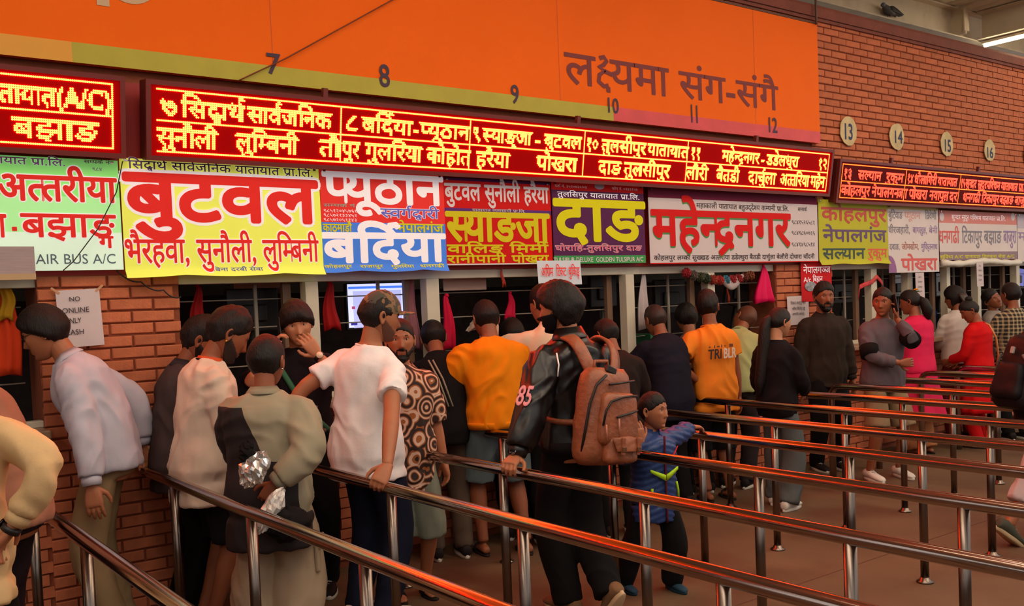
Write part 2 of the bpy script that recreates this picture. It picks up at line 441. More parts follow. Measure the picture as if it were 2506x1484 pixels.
# ---- the orange signboard
SG0, SG1, SY = -1.5, 7.66, -.06
sb = empty('signboard', (3, -.03, 2.965)); tag(sb, 'long orange signboard with maroon lettering above the red display boards', 'signboard')
def sgp(nm, x0, x1, z0, z1, m_, y0=-.06, y1=-.01):
    q = MB(); q.bb((x0-3, y0+.03, z0-2.965), (x1-3, y1+.03, z1-2.965)); return q.build(nm, m_, sb)
sgp('panel', SG0, SG1, 2.965, 4.045, orange_m)
sgp('yellow_strip', SG0, 1.246, 2.963, 3.068, mat('strip_amber', (226, 160, 40), .5), -.063, -.061)
sgp('lime_strip', 1.246, 5.07, 2.963, 3.068, mat('strip_lime', (178, 168, 36), .5, var=.06), -.063, -.061)
sgp('pink_strip', 5.07, SG1, 2.963, 3.068, mat('strip_pink', (216, 66, 74), .5, var=.1, vscale=6), -.063, -.061)
sgp('edge_trim', SG0, SG1, 4.045, 4.062, mat('sign_edge', (92, 48, 30), .6), -.065, -.005)
# faint seams between the sheets of the sign
for x in (.15, 2.35, 4.55, 6.75): sgp('seam', x-.002, x+.002, 3.07, 4.04, mat('sign_seam', (200, 84, 20), .6), -.0615, -.0605)
def px_text(parent, text, x0, x1, yt, yb, Y, m_, **k):
    xc = (x0+x1)/2; a = on_wall(x0, (yt+yb)/2, Y); b = on_wall(x1, (yt+yb)/2, Y); t = on_wall(xc, yt, Y); u = on_wall(xc, yb, Y)
    return place_text(parent, k.pop('name', 'lettering'), text, a.x, b.x, u.z, t.z, Y, m_, **k)
so = (3, -.03, 2.965)
px_text(sb, 'लक्ष्यमा', 1383, 1635, 149, 219, -.0625, maroon, bold=.018, org=so)
px_text(sb, 'संग-संगै', 1663, 1903, 194, 254, -.0625, maroon, bold=.018, org=so)
for t, a, b, c, d in (('7', 650, 687, 131, 181), ('8', 927, 955, 158, 212), ('9', 1250, 1271, 208, 253), ('10', 1482, 1515, 240, 276), ('11', 1687, 1712, 257, 300), ('12', 1877, 1903, 288, 324)):
    px_text(sb, t, a, b, c, d, -.066, ink_num, bold=.02, latin=True, name='painted_number', org=so)
# worn pale logo at the top edge
q = MB(); gm = mat('sign_logo', (206, 176, 140), .6)
a = on_wall(237, 12, -.0625); b = on_wall(268, 12, -.0625); q.bb((a.x-3, -.0335, a.z-2.965), (b.x-3, -.032, a.z+.5-2.965))
c0 = on_wall(317, -62, -.0625); n = 28
for k in range(n):
    a0, a1 = 2*math.pi*k/n, 2*math.pi*(k+1)/n
    q.quad(*[(c0.x+r*math.cos(t)-3, -.0335, c0.z+r*math.sin(t)-2.965) for r, t in ((.155, a0), (.155, a1), (.09, a1), (.09, a0))])
q.build('logo', gm, sb)
# cable slung across the sign
def cable(pxs, Y, r, lab, m_=None, sag=0):
    pts = [on_wall(x, y, Y) for x, y in pxs]; P = []
    for i in range(len(pts)-1):
        for k in range(8):
            t = k/8; p = pts[i].lerp(pts[i+1], t); P.append(p - Vector((0, 0, sag*4*t*(1-t))))
    P.append(pts[-1]); q = MB(); q.tube(P, r, 6)
    return tag(q.build('cable', m_ or mat('cable_black', (38, 30, 30), .6), smooth=True), lab, 'cable')
cable([(585, 197), (700, 143), (960, 0), (1130, -100)], -.085, .004, 'thin dark cable slanting across the orange signboard by the number 7', mat('cable_brown', (120, 50, 20), .6))
cable([(1995, -60), (1998, 60)], -.085, .012, 'vertical conduit pipe ending at the top right corner of the orange signboard', mat('conduit', (96, 66, 52), .6))
cable([(300, 395), (285, 470), (240, 560), (180, 640), (155, 662)], -.13, .003, 'loose dark wire hanging in front of the green banner')
cable([(285, 662), (345, 690), (400, 710), (443, 727)], -.05, .004, 'dark wire crossing the brick pillar above the cash only notice', sag=.02)
# ---- numbered discs on the bricks
for t, cx, cy, rx, ry, x0, x1, y0, y1 in (('13', 2077, 321, 22, 36, 2063, 2088, 303, 341), ('14', 2196, 335, 19, 33, 2186, 2209, 321, 350), ('15', 2318, 353, 16, 30, 2309, 2328, 342, 371), ('16', 2423, 368, 14, 27, 2413, 2431, 361, 386), ('17', 2519, 383, 13, 25, 2510, 2527, 375, 398)):
    c = on_wall(cx, cy, -.037); tp = on_wall(cx, cy-ry, -.037); rr = tp.z-c.z; q = MB(); rd = random.Random(cx)
    ring = [Vector((c.x+rr*.98*(1+rd.uniform(-.06, .04))*math.cos(2*math.pi*k/26), 0, c.z+rr*(1+rd.uniform(-.06, .04))*math.sin(2*math.pi*k/26))) for k in range(26)]
    q.loft([[p+Vector((0, y, 0)) for p in ring] for y in (-.030, -.036)])
    o = q.build('number_disc', mat('disc_cream', (206, 186, 140), .8, var=.15, vscale=10)); tag(o, {'13': 'cream disc numbered thirteen, first one right of the orange signboard', '14': 'cream disc numbered fourteen on bricks over the narrow banner', '15': 'cream disc numbered fifteen above the patched bricks', '16': 'cream disc numbered sixteen, last whole disc toward the picture edge', '17': 'cream disc just beyond the right picture edge'}[t], 'sign', 'numbered discs on the brick wall')
    px_text(o, t, x0, x1, y0, y1, -.0375, mat('disc_blue', (44, 52, 96), .7), bold=.03, latin=True, name='number')

# ================================================================== LED DISPLAYS
PIT = .010
def led_mat(name, rgb):
    m = mat(name, (60, 10, 5), .5); b = m.node_tree.nodes['Principled BSDF']; s_ = max(rgb); b.inputs['Emission Color'].default_value = (rgb[0]/s_, rgb[1]/s_, rgb[2]/s_, 1); b.inputs['Emission Strength'].default_value = s_; return m
def led_board(X0, X1, Z0, Z1, cells, lab, warm, partial=None, tilt=R_(9)):
    """dot matrix display: rows of lit dots, a red acrylic face, a sheet metal case"""
    nx = int(round((X1-X0)/PIT)); nz = 33; P = (Z1-Z0)/32.0
    root = empty('led_display', (X0, -.16, Z0)); root.rotation_euler = (tilt, 0, 0); tag(root, lab, 'display')
    Wd = X1-X0; H = Z1-Z0
    q = MB(); q.bb((-.055, .012, -.05), (Wd+.055, .11, H+.045)); bevel(q.build('case', mat('led_case', (92, 20, 16), .5, var=.1), root), .006)
    for nm, a, b in (('case_rim', (-.055, -.012, H+.02), (Wd+.055, .012, H+.045)), ('case_rim', (-.055, -.012, -.05), (Wd+.055, .012, -.024)), ('case_rim', (-.055, -.012, -.024), (-.03, .012, H+.02)), ('case_rim', (Wd+.03, -.012, -.024), (Wd+.055, .012, H+.02))):
        q = MB(); q.bb(a, b); q.build(nm, mat('led_rim', (112, 34, 28), .45), root)
    face = mat('led_face_glow', (96, 4, 4), .6, emit=.22, ecol=(255, 4, 4), spec=.03) if warm else mat('led_face_glow_dim', (64, 12, 16), .6, emit=.04, ecol=(255, 20, 20), spec=.05)  # face emission stands for dot light scattered in the acrylic
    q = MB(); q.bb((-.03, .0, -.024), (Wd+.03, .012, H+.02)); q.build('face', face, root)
    grid = np.zeros((nz, nx), bool); kind = np.zeros((nz, nx), bool)
    grid[0, :] = grid[32, :] = grid[16, :] = True; kind[0, :] = kind[32, :] = kind[16, :] = True
    def col(x): return min(max(int(round((x-X0)/PIT)), 0), nx-1)
    def raster(text, xa, xb, row, ra, rb):
        V, Fc, w = shape(text, 0.0)
        if not V: return
        V = np.array(V); b0 = rb; em = (rb-ra)/.62
        xs = xa+V[:, 0]*(xb-xa)/max(w, .01); ys = b0 - V[:, 1]*em    # grid coords: row increases downward
        lim0 = 0 if row == 0 else 16; lim1 = 16 if row == 0 else 32
        th = .46
        for qd in Fc:
            px = xs[list(qd)]; py = ys[list(qd)]
            i0, i1 = int(math.floor(px.min()-1)), int(math.ceil(px.max()+1)); j0, j1 = int(math.floor(py.min()-1)), int(math.ceil(py.max()+1))
            for j in range(max(j0, lim0), min(j1, lim1)+1):
                for i in range(max(i0, 0), min(i1, nx-1)+1):
                    if grid[j, i]: continue
                    hit = False
                    for du, dv in ((0, 0), (th, 0), (-th, 0), (0, th), (0, -th)):
                        s_ = 0; ins = True; u, v = i+du, j+dv; m = len(px)
                        for k in range(m):
                            c = (px[(k+1) % m]-px[k])*(v-py[k]) - (py[(k+1) % m]-py[k])*(u-px[k])
                            if c > 1e-9:
                                if s_ < 0: ins = False; break
                                s_ = 1
                            elif c < -1e-9:
                                if s_ > 0: ins = False; break
                                s_ = -1
                        if ins and s_ != 0: hit = True; break
                    if hit: grid[j, i] = True
    for x0, x1, bar, r1, r2 in cells:
        if bar is not None:
            c = col(bar); grid[:, c] = True; kind[:, c] = True
        for row, items in ((0, r1), (1, r2)):
            for t, a, b in items: raster(t, (a-X0)/PIT, (b-X0)/PIT, row, 4.6 if row == 0 else 20.4, 13.4 if row == 0 else 29.0)
    for ms, nm, mt in ((kind, 'border_dots', 'b'), (~kind, 'letter_dots', 't')):
        q = MB(); r = PIT*.56
        jj, ii = np.nonzero(grid & ms)
        vs = []; fs = []
        for j, i in zip(jj, ii):
            x = i*PIT+PIT/2; z = H-j*P; b = len(vs)
            for k in range(6): a = math.pi/3*k; vs.append((x+r*math.cos(a), -.003, z+r*math.sin(a)))
            fs.append((b, b+1, b+2, b+3, b+4, b+5))
        q.v = vs; q.f = fs; q.mi = [0]*len(fs)
        if warm: m_ = led_mat('led_dots_amber', (42.0, 1.45, .2))
        else: m_ = led_mat('led_dots_red_'+mt, (4.0, .16, .06) if mt == 't' else (5.0, .40, .03))
        tag(q.build(nm, m_, root), kind='stuff')
    q = MB()
    for k in range(max(1, int(Wd/1.5))):
        x = (k+.5)*Wd/max(1, int(Wd/1.5)); w_ = MB()
        w_.bb((x-.015, .02, H+.04), (x+.015, .05, H+.10)); w_.build('hanger', mat('led_rim', (112, 34, 28), .45), root)
    return root
def xw(px, py=300): return on_wall(px, py, -.16).x
def it(t, a, b, y=300): return (t, xw(a, y), xw(b, y))
Y1 = 300; Z0L, Z1L = 2.512, 2.838
xL = on_wall(379, 300, -.16).x; xR = on_wall(2019, 420, -.16).x
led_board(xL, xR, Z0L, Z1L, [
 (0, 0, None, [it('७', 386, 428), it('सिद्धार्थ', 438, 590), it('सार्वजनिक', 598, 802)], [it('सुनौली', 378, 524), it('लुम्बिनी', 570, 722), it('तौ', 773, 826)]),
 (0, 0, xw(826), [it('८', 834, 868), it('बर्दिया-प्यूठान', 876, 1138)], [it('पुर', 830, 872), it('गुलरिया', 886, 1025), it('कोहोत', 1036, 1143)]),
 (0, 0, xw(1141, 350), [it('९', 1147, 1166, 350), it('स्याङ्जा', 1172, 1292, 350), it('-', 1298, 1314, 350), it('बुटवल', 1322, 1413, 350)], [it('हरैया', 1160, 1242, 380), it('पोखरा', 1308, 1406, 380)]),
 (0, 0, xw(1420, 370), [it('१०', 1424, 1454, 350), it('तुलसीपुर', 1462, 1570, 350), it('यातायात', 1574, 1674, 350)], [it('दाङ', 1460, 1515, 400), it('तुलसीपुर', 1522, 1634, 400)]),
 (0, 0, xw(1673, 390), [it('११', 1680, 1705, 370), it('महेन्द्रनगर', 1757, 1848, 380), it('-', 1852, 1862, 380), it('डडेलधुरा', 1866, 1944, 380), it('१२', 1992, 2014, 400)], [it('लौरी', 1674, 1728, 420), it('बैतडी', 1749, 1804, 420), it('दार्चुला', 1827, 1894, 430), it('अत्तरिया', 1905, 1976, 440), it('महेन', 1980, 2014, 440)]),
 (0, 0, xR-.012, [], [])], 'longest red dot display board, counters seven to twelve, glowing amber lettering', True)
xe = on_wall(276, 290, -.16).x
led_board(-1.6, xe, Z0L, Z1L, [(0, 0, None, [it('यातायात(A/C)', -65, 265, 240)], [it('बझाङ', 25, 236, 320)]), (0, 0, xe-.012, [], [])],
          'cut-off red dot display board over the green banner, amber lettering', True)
Y3 = 450; y3 = lambda px: on_wall(px, 440, -.16).x
def i3(t, a, b): return (t, y3(a), y3(b))
x3 = y3(2052)
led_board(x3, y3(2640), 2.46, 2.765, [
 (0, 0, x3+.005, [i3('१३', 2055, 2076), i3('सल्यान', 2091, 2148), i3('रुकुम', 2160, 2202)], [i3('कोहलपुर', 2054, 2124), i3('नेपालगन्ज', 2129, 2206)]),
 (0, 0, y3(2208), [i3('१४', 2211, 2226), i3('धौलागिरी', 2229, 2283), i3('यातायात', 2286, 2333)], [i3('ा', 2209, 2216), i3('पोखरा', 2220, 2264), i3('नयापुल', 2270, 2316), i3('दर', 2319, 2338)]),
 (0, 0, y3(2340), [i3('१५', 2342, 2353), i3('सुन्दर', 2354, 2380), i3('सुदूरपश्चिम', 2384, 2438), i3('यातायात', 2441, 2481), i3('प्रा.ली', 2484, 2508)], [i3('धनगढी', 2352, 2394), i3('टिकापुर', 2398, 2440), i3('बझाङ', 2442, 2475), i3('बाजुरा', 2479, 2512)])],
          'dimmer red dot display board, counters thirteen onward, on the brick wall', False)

# ================================================================== BANNERS
def vinyl(name, c, em=0.0): return mat('vinyl_'+name, c, .55, spec=.12, var=.035, vscale=3, bump=.12, bscale=9, emit=em)  # em puts a glow into sheets with no lamp behind
BY = -.075
def banner(name, lab, px0, px1, ytop, ybot, segs, em=0.0, wav=.006, seed=1, roll=None, Y=BY, grp='printed route banners above the counters'):
    """segs: list of (z fraction from top 0..1 start, end, material)"""
    xm = (px0+px1)/2; X0 = on_wall(px0, 550, Y).x; X1 = on_wall(px1, 550, Y).x; Zt = on_wall(xm, ytop, Y).z; Zb = on_wall(xm, ybot, Y).z
    org = ((X0+X1)/2, Y, Zb); rd = random.Random(seed); ph = rd.uniform(0, 6)
    warp = lambda X, Z: wav*(math.sin((X-X0)*4.3+ph)*.5+math.sin((X-X0)*2.3+ph*2+(Z-Zb)*2)*.6-1.0) - (.03*max(0, 1-(Z-Zb)/.045)**2 if roll else 0)
    root = empty('route_banner', org); tag(root, lab, 'banner', grp)
    for k, (f0, f1, m_, nm) in enumerate(segs):
        za, zb = Zt+(Zb-Zt)*f0, Zt+(Zb-Zt)*f1; nx = 26; nz = max(2, int((48 if roll else 14)*(f1-f0)))
        q = MB()
        for side in (0, 1):
            b = len(q.v)
            for j in range(nz+1):
                for i in range(nx+1):
                    X = X0+(X1-X0)*i/nx; Z = za+(zb-za)*j/nz
                    sagb = (-.012*abs(math.sin((X-X0)/(X1-X0)*math.pi*2+ph)) if (roll and j == nz and f1 >= 1) else 0)
                    q.v.append((X-org[0], warp(X, Z)+side*.003, Z-org[2]+sagb))
            for j in range(nz):
                for i in range(nx):
                    a = b+j*(nx+1)+i; f = (a, a+nx+1, a+nx+2, a+1); q.f.append(f if side == 0 else f[::-1]); q.mi.append(0)
        q.build(nm, m_, root, smooth=True)
    for X in (X0+.03, X1-.03):
        q = MB(); q.box((X-org[0], -.006, Zt-.012-org[2]), (.016, .012, .012)); q.build('fixing', steel, root)
    def T(text, x0, x1, yt, yb, m_, bold=.03, nb=8, yo=0, **k):
        return px_text(root, text, x0, x1, yt, yb, Y-.0022-yo, m_, bold=bold, nb=nb, warp=warp, org=org, **k)
    return root, T, warp, (X0, X1, Zb, Zt)
SHEET_GLOW = .22  # glow painted into the left banners, as if backlit
red_i = mat('ink_red', (232, 50, 44), .6, spec=.1, emit=.12); white_i = mat('ink_white', (246, 240, 244), .5, emit=.2); blue_i = mat('ink_blue', (70, 80, 190), .5)  # ink emission is glow painted into the print
purp_i = mat('ink_purple', (96, 60, 110), .5); yel_i = mat('ink_yellow', (216, 208, 24), .6, emit=.10, spec=.1); dk_i = mat('ink_dark', (60, 40, 44), .6); grn_i = mat('ink_green', (70, 140, 60), .5)
gold_i = mat('ink_gold', (206, 190, 30), .6, spec=.1, emit=.12); lil_i = mat('ink_lilac', (150, 120, 170), .5)  # gold ink glows to hold its colour under the red display light
# green banner
r_, T, wp, _b = banner('green', 'pale green banner with red lettering, airbus note at its foot, far left', -260, 296, 380, 664, [(0, .34, vinyl('green', (150, 240, 130), SHEET_GLOW), 'sheet'), (.34, .66, vinyl('green_mid', (178, 250, 170), SHEET_GLOW), 'sheet'), (.66, 1, vinyl('green_pale', (222, 252, 230), SHEET_GLOW), 'sheet')], seed=2)
T('यातायात प्रा.लि.', -60, 160, 386, 402, lil_i, .03, 4, outline=white_i, ow=.03); T('सम्पर्क नं', 205, 268, 393, 401, lil_i, .03, 4); T('९८४', 225, 250, 411, 418, lil_i, .03, 4)
T('अत्तरीया', -6, 283, 433, 492, red_i, .035, 8, outline=white_i, ow=.05)
T('ा', -4, 14, 526, 580, red_i, .035, 8, outline=white_i, ow=.05); T('-', 28, 42, 527, 579, red_i, .03, 6)
T('बझाङ्ग', 52, 281, 526, 580, red_i, .03, 8, outline=white_i, ow=.05)
T('AIR BUS A/C', 87, 284, 622, 646, mat('ink_slate', (92, 104, 120), .5), .0, 4, latin=True)
# yellow banner
r_, T, wp, _b = banner('yellow', 'yellow banner with the largest red outlined lettering, first right of the green one', 300, 785, 400, 672, [(0, 1, vinyl('yellow', (232, 240, 100), SHEET_GLOW), 'sheet')], seed=3, roll=True, wav=.008)
T('सिद्धार्थ सार्वजनिक यातायात प्रा.लि.', 312, 764, 405, 423, purp_i, .02, 6, outline=white_i, ow=.02)
T('बुटवल', 306, 771, 437, 541, red_i, .055, 12, outline=white_i, ow=.07)
T('भैरहवा, सुनौली, लुम्बिनी', 303, 777, 589, 642, red_i, .022, 8, outline=white_i, ow=.05)
T('बिना दरबी सेवा', 518, 640, 656, 664, blue_i, .02, 4)
# red and blue banner
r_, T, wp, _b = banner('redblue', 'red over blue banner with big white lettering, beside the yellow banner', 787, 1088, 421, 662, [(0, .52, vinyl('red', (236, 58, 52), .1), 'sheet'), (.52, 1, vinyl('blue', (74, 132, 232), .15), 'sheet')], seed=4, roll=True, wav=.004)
T('प्यूठान', 791, 1080, 429, 498, white_i, .05, 10)
T('स्वर्गद्वारी', 930, 1072, 513, 534, mat('ink_violet', (112, 112, 226), .5), .03, 6, outline=white_i, ow=.06)
T('बर्दिया', 790, 1086, 574, 640, white_i, .06, 12)
T('काठमाडौ', 790, 860, 549, 567, yel_i, .035, 6); T('नेपालगंज', 972, 1083, 549, 569, yel_i, .04, 6)
for k, yy in enumerate((500, 513, 524, 535)): T(('सम्पर्क नं.', '९८५१२०४५७६१', '९८५७२१३३४५२', '९८५७२०५११४३')[k], 791, 873, yy, yy+7, white_i if k else mat('ink_mint', (130, 200, 190), .5), .0, 3)
T('कोहलपुर', 793, 860, 649, 656, yel_i, .04, 4); T('राजापुर', 880, 935, 649, 656, yel_i, .04, 4); T('गुलरिया', 955, 1010, 649, 656, yel_i, .04, 4); T('धनगढी', 1025, 1084, 648, 655, yel_i, .04, 4)
# red banner
r_, T, wp, _b = banner('red', 'red banner with mustard lettering and a thin purple band, left of the purple one', 1087, 1349, 441, 648, [(0, .03, vinyl('violet', (96, 50, 130)), 'sheet'), (.03, .345, vinyl('scarlet', (206, 22, 20), .05), 'sheet'), (.345, .40, vinyl('violet', (96, 50, 130)), 'sheet'), (.40, .985, vinyl('scarlet', (206, 22, 20), .05), 'sheet'), (.985, 1, vinyl('white', (230, 222, 220)), 'sheet')], seed=5, wav=.003)
wg_i = mat('ink_pearl', (222, 208, 210), .5, emit=.05)
T('बुटवल सुनौली हरैया', 1088, 1341, 455, 493, wg_i, .035, 8); T('यातायात व्यवसायी प्रा.लि.', 1155, 1285, 513, 519, wg_i, .0, 3)
T('स्याङजा', 1093, 1342, 523, 590, gold_i, .05, 10); T('वालिङ', 1094, 1230, 600, 619, gold_i, .06, 8); T('मिर्मी', 1247, 1341, 600, 618, gold_i, .06, 8)
T('रानीपानी', 1094, 1237, 626, 643, gold_i, .06, 8); T('पोखरा', 1252, 1342, 626, 643, gold_i, .06, 8)
# purple banner
r_, T, wp, _b = banner('purple', 'dark purple banner with two huge yellow letters and a green foot', 1352, 1577, 450, 645, [(0, .10, vinyl('scarlet', (206, 22, 20), .05), 'sheet'), (.10, .90, vinyl('purple', (92, 38, 86)), 'sheet'), (.90, 1, vinyl('leaf', (66, 160, 86)), 'sheet')], seed=6, wav=.002)
T('दर्ता नं. ३५२०७३०/०४', 1357, 1436, 454, 460, wg_i, 0, 3); T('फोन नं. ०२४३१५७', 1497, 1560, 460, 466, wg_i, 0, 3)
q = MB(); c = on_wall(1467, 456, BY-.004); rr = .045
q.loft([[Vector((c.x+.05*math.cos(2*math.pi*k/18)-(_b[0]+_b[1])/2, y, c.z+.024*math.sin(2*math.pi*k/18)-_b[2])) for k in range(18)] for y in (-.003, -.0045)]); q.build('badge', mat('badge_pale', (190, 190, 226), .5), r_)
T('तुलसिपुर यातायात प्रा.लि.', 1363, 1565, 474, 485, white_i, .02, 6)
T('दाङ', 1357, 1575, 494, 588, yel_i, .05, 12); T('घोराहि-तुलसिपुर दाङ', 1358, 1570, 602, 614, mat('ink_rose', (226, 90, 110), .5), .02, 6, outline=white_i, ow=.03)
T('TULSIPUR DELUXE  GOLDEN TULSIPUR A/C', 1354, 1574, 630, 641, wg_i, .02, 4, latin=True)
# white mahendranagar banner
gx_i = vinyl('greywhite', (214, 200, 202), .02)
r_, T, wp, _b = banner('white', 'wide greyish white banner with red lettering shadowed in green', 1588, 2000, 470, 644, [(0, .13, vinyl('maroon', (120, 24, 60)), 'sheet'), (.13, .985, gx_i, 'sheet'), (.985, 1, vinyl('scarlet', (206, 22, 20), .05), 'sheet')], seed=7, wav=.002)
rsh = mat('ink_crimson', (214, 28, 28), .6, spec=.1, emit=.03)
T('महाकाली यातायात बहुउद्देश्य कम्पनी प्रा.लि.', 1704, 1930, 502, 513, dk_i, .01, 5); T('सम्पर्क', 1952, 1974, 509, 517, dk_i, .01, 4)
T('महेन्द्रनगर', 1595, 1932, 521, 600, rsh, .045, 10, outline=grn_i, ow=-.005, oz=-.014)
for k, yy in enumerate((540, 566, 594)): T(('९८४१५२६५८१', '९८४९८६०७३६', '९८४१४९८५१४')[k], 1937, 1994, yy, yy+9, dk_i, 0, 3)
T('कोहलपुर लम्की सुख्खड अत्तरीया डडेल्धुरा बैतडी दार्चुला बेलौरी दोधारा चाँदनी', 1600, 1993, 625, 635, dk_i, .02, 5)
# olive banner
r_, T, wp, _b = banner('olive', 'olive yellow banner with three lines of red, purple and dark lettering', 2002, 2170, 492, 645, [(0, 1, vinyl('olive', (188, 184, 52), .03), 'sheet')], seed=8, roll=True, wav=.008)
T('कोहलपुर', 2009, 2166, 511, 541, mat('ink_brick', (196, 60, 46), .5), .04, 8); T('नेपालगंज', 2013, 2166, 564, 592, purp_i, .035, 8)
T('सल्यान', 2013, 2113, 609, 634, mat('ink_teal', (44, 70, 64), .5), .03, 8); T('रुकुम', 2121, 2168, 610, 630, mat('ink_coral', (226, 84, 56), .5), .03, 6)
# poster banner
r_, T, wp, _b = banner('poster', 'narrow white banner reaching lowest, a purple quarter badge in its corner', 2172, 2296, 506, 667, [(0, .05, vinyl('palegold', (214, 200, 130)), 'sheet'), (.05, 1, vinyl('offwhite', (222, 208, 206), .03), 'sheet')], seed=9, wav=.004, Y=-.082)
T('बुटिवाङ', 2174, 2208, 519, 535, mat('ink_grey', (130, 122, 134), .5), .02, 5); T('प्यूठान', 2213, 2252, 520, 536, mat('ink_faded', (226, 160, 150), .5), .02, 5); T('त्रिवेणी', 2264, 2291, 521, 537, mat('ink_grey', (130, 122, 134), .5), .02, 5)
T('वीरजहारी,', 2174, 2226, 556, 571, mat('ink_grey', (130, 122, 134), .5), .02, 5); T('बागलुङ,', 2233, 2268, 557, 571, lil_i, .02, 5); T('बेनी', 2273, 2294, 558, 571, lil_i, .02, 5)
T('दवाङ,', 2176, 2201, 598, 611, mat('ink_grey', (130, 122, 134), .5), .02, 5); T('जोमसोम,', 2206, 2248, 598, 611, mat('ink_sienna', (176, 100, 80), .5), .02, 5); T('मुक्तिनाथ', 2254, 2294, 598, 611, lil_i, .02, 5)
T('पोखरा', 2205, 2293, 634, 661, mat('ink_salmon', (222, 84, 78), .5), .045, 8)
c = on_wall(2174, 667, -.082); q = MB(); ring = [Vector((0, 0, 0))]+[Vector((.13*math.cos(math.pi/2*k/10), 0, .17*math.sin(math.pi/2*k/10))) for k in range(11)]
q.loft([[Vector((c.x+.004-(_b[0]+_b[1])/2, y, .003))+p for p in ring] for y in (-.008, -.0095)]); q.build('quarter_badge', mat('badge_purple', (150, 92, 150), .5), r_)
# dhangadhi banner
r_, T, wp, _b = banner('dhangadhi', 'white banner with a pink header, rolled foot, right of the narrow one', 2298, 2487, 519, 636, [(0, .25, vinyl('pinkhead', (222, 140, 134)), 'sheet'), (.25, .83, vinyl('offwhite', (222, 208, 206), .03), 'sheet'), (.83, 1, vinyl('mauve', (150, 128, 140)), 'sheet')], seed=10, wav=.003)
T('सुन्दर सुदूर पश्चिम यातायात प्रा.लि.', 2328, 2460, 529, 539, white_i, .0, 4)
for t, a, b, m_ in (('धनगढी', 2297, 2347, mat('ink_salmon', (222, 84, 78), .5)), ('टिकापुर', 2354, 2403, mat('ink_grey', (130, 122, 134), .5)), ('बझाङ', 2408, 2450, mat('ink_grey', (130, 122, 134), .5)), ('बाजुरा', 2455, 2486, lil_i)): T(t, a, b, 566, 595, m_, .02, 6)
T('सुविधा A/C यातायात डिलक्स सेवा A/C', 2300, 2482, 625, 632, yel_i, .01, 4)
for cx in (2305, 2479):
    c = on_wall(cx, 531, BY-.006); q = MB(); q.loft([[Vector((c.x+.045*math.cos(2*math.pi*k/16)-(_b[0]+_b[1])/2, y, c.z+.045*math.sin(2*math.pi*k/16)-_b[2])) for k in range(16)] for y in (-.004, -.006)]); q.build('round_badge', mat('badge_pale2', (214, 200, 206), .5), r_)
q = MB(); X0, X1 = _b[0], _b[1]
q.tube([((X0-.0+(X1-X0)*t)-(X0+X1)/2, -.03, -.03-.012*math.sin(t*9)) for t in [i/24 for i in range(25)]], [.034+.006*math.sin(i*1.7) for i in range(25)], 10); q.build('rolled_foot', mat('roll_white', (226, 218, 204), .35, bump=.3, bscale=20), r_, smooth=True)
r_, T, wp, _b = banner('last', 'pale banner cut off by the picture edge, farthest along the wall', 2489, 2620, 527, 640, [(0, .3, vinyl('lavender', (200, 188, 204)), 'sheet'), (.3, 1, vinyl('offwhite', (222, 208, 206), .03), 'sheet')], seed=11, wav=.003)
T('महेन्द्रनगर', 2491, 2600, 570, 590, lil_i, .01, 4)

# ================================================================== NOTICES
def notice(lab, px, w, h, lines, m_=paper_m, inkm=ink, Y=-.036, tilt=0.0, tape=True, cat='notice', nm='paper_notice', bold=.01, latin=True, curl=.004):
    c = on_wall(px[0], px[1], Y); r = empty(nm, (c.x, Y, c.z)); r.rotation_euler = (0, tilt, 0); tag(r, lab, cat)
    q = MB(); nx, nz = 6, 8
    for side in (0, 1):
        b = len(q.v)
        for j in range(nz+1):
            for i in range(nx+1):
                u, v = i/nx, j/nz; q.v.append(((u-.5)*w, side*.0012-curl*(1-v)*(2*abs(u-.5))**2-curl*.5*math.sin(u*5)**2, (v-.5)*h))
        for j in range(nz):
            for i in range(nx):
                a = b+j*(nx+1)+i; f = (a, a+1, a+nx+2, a+nx+1); q.f.append(f if side == 0 else f[::-1]); q.mi.append(0)
    q.build('sheet', m_, r, smooth=True)
    for t, x0, x1, zb, zt, mm in lines:
        lat = all(ord(ch) < 256 for ch in t)
        V, Fc, ww = shape(t, 0); sz = (zt-zb)/(.69 if lat else .62)*h; sx = (x1-x0)*w/max(ww, .01); k = MB()
        for dd in ((0, 0), (bold, 0), (0, bold), (bold, bold)):
            k.add([((x0-.5)*w+x*sx+dd[0]*sz, -.0025-curl*1.3-dd[0]*.002-dd[1]*.001, (zb-.5)*h+y*sz+dd[1]*sz) for x, y in V], Fc)
        k.build('lettering', mm or inkm, r)
    if tape:
        for sx in (-1, 1):
            k = MB(); k.box((sx*w*.5, -.002, h*.5), (.05, .0015, .012), rot=Matrix.Rotation(sx*-.7, 3, 'Y')); k.build('tape', mat('tape', (206, 150, 110), .3), r)
    return r
notice('white cash only notice taped to the left brick pillar', (196, 779), .215, .30, [('NO', .28, .54, .80, .88, None), ('ONLINE', .10, .72, .60, .69, None), ('ONLY', .12, .52, .42, .51, None), ('CASH', .12, .56, .22, .31, None)], tilt=R_(-2.0), mat_=None) if False else notice('white cash only notice taped to the left brick pillar', (196, 779), .215, .30, [('NO', .28, .54, .80, .88, None), ('ONLINE', .10, .72, .60, .69, None), ('ONLY', .12, .52, .42, .51, None), ('CASH', .12, .56, .22, .31, None)], tilt=R_(-2.0))
redp = mat('poster_red', (206, 30, 36), .6, spec=.1)
notice('red poster with white lettering on the right brick pillar', (1998, 690), .46, .36, [('नेपालगञ्ज', .06, .95, .72, .88, white_i), ('A/c', .06, .3, .5, .62, white_i), ('बिहान', .36, .68, .5, .63, white_i)], m_=redp, cat='poster', nm='poster', tape=False)
_po = [o for o in bpy.data.objects if o.name == 'poster'][0]; q = MB()
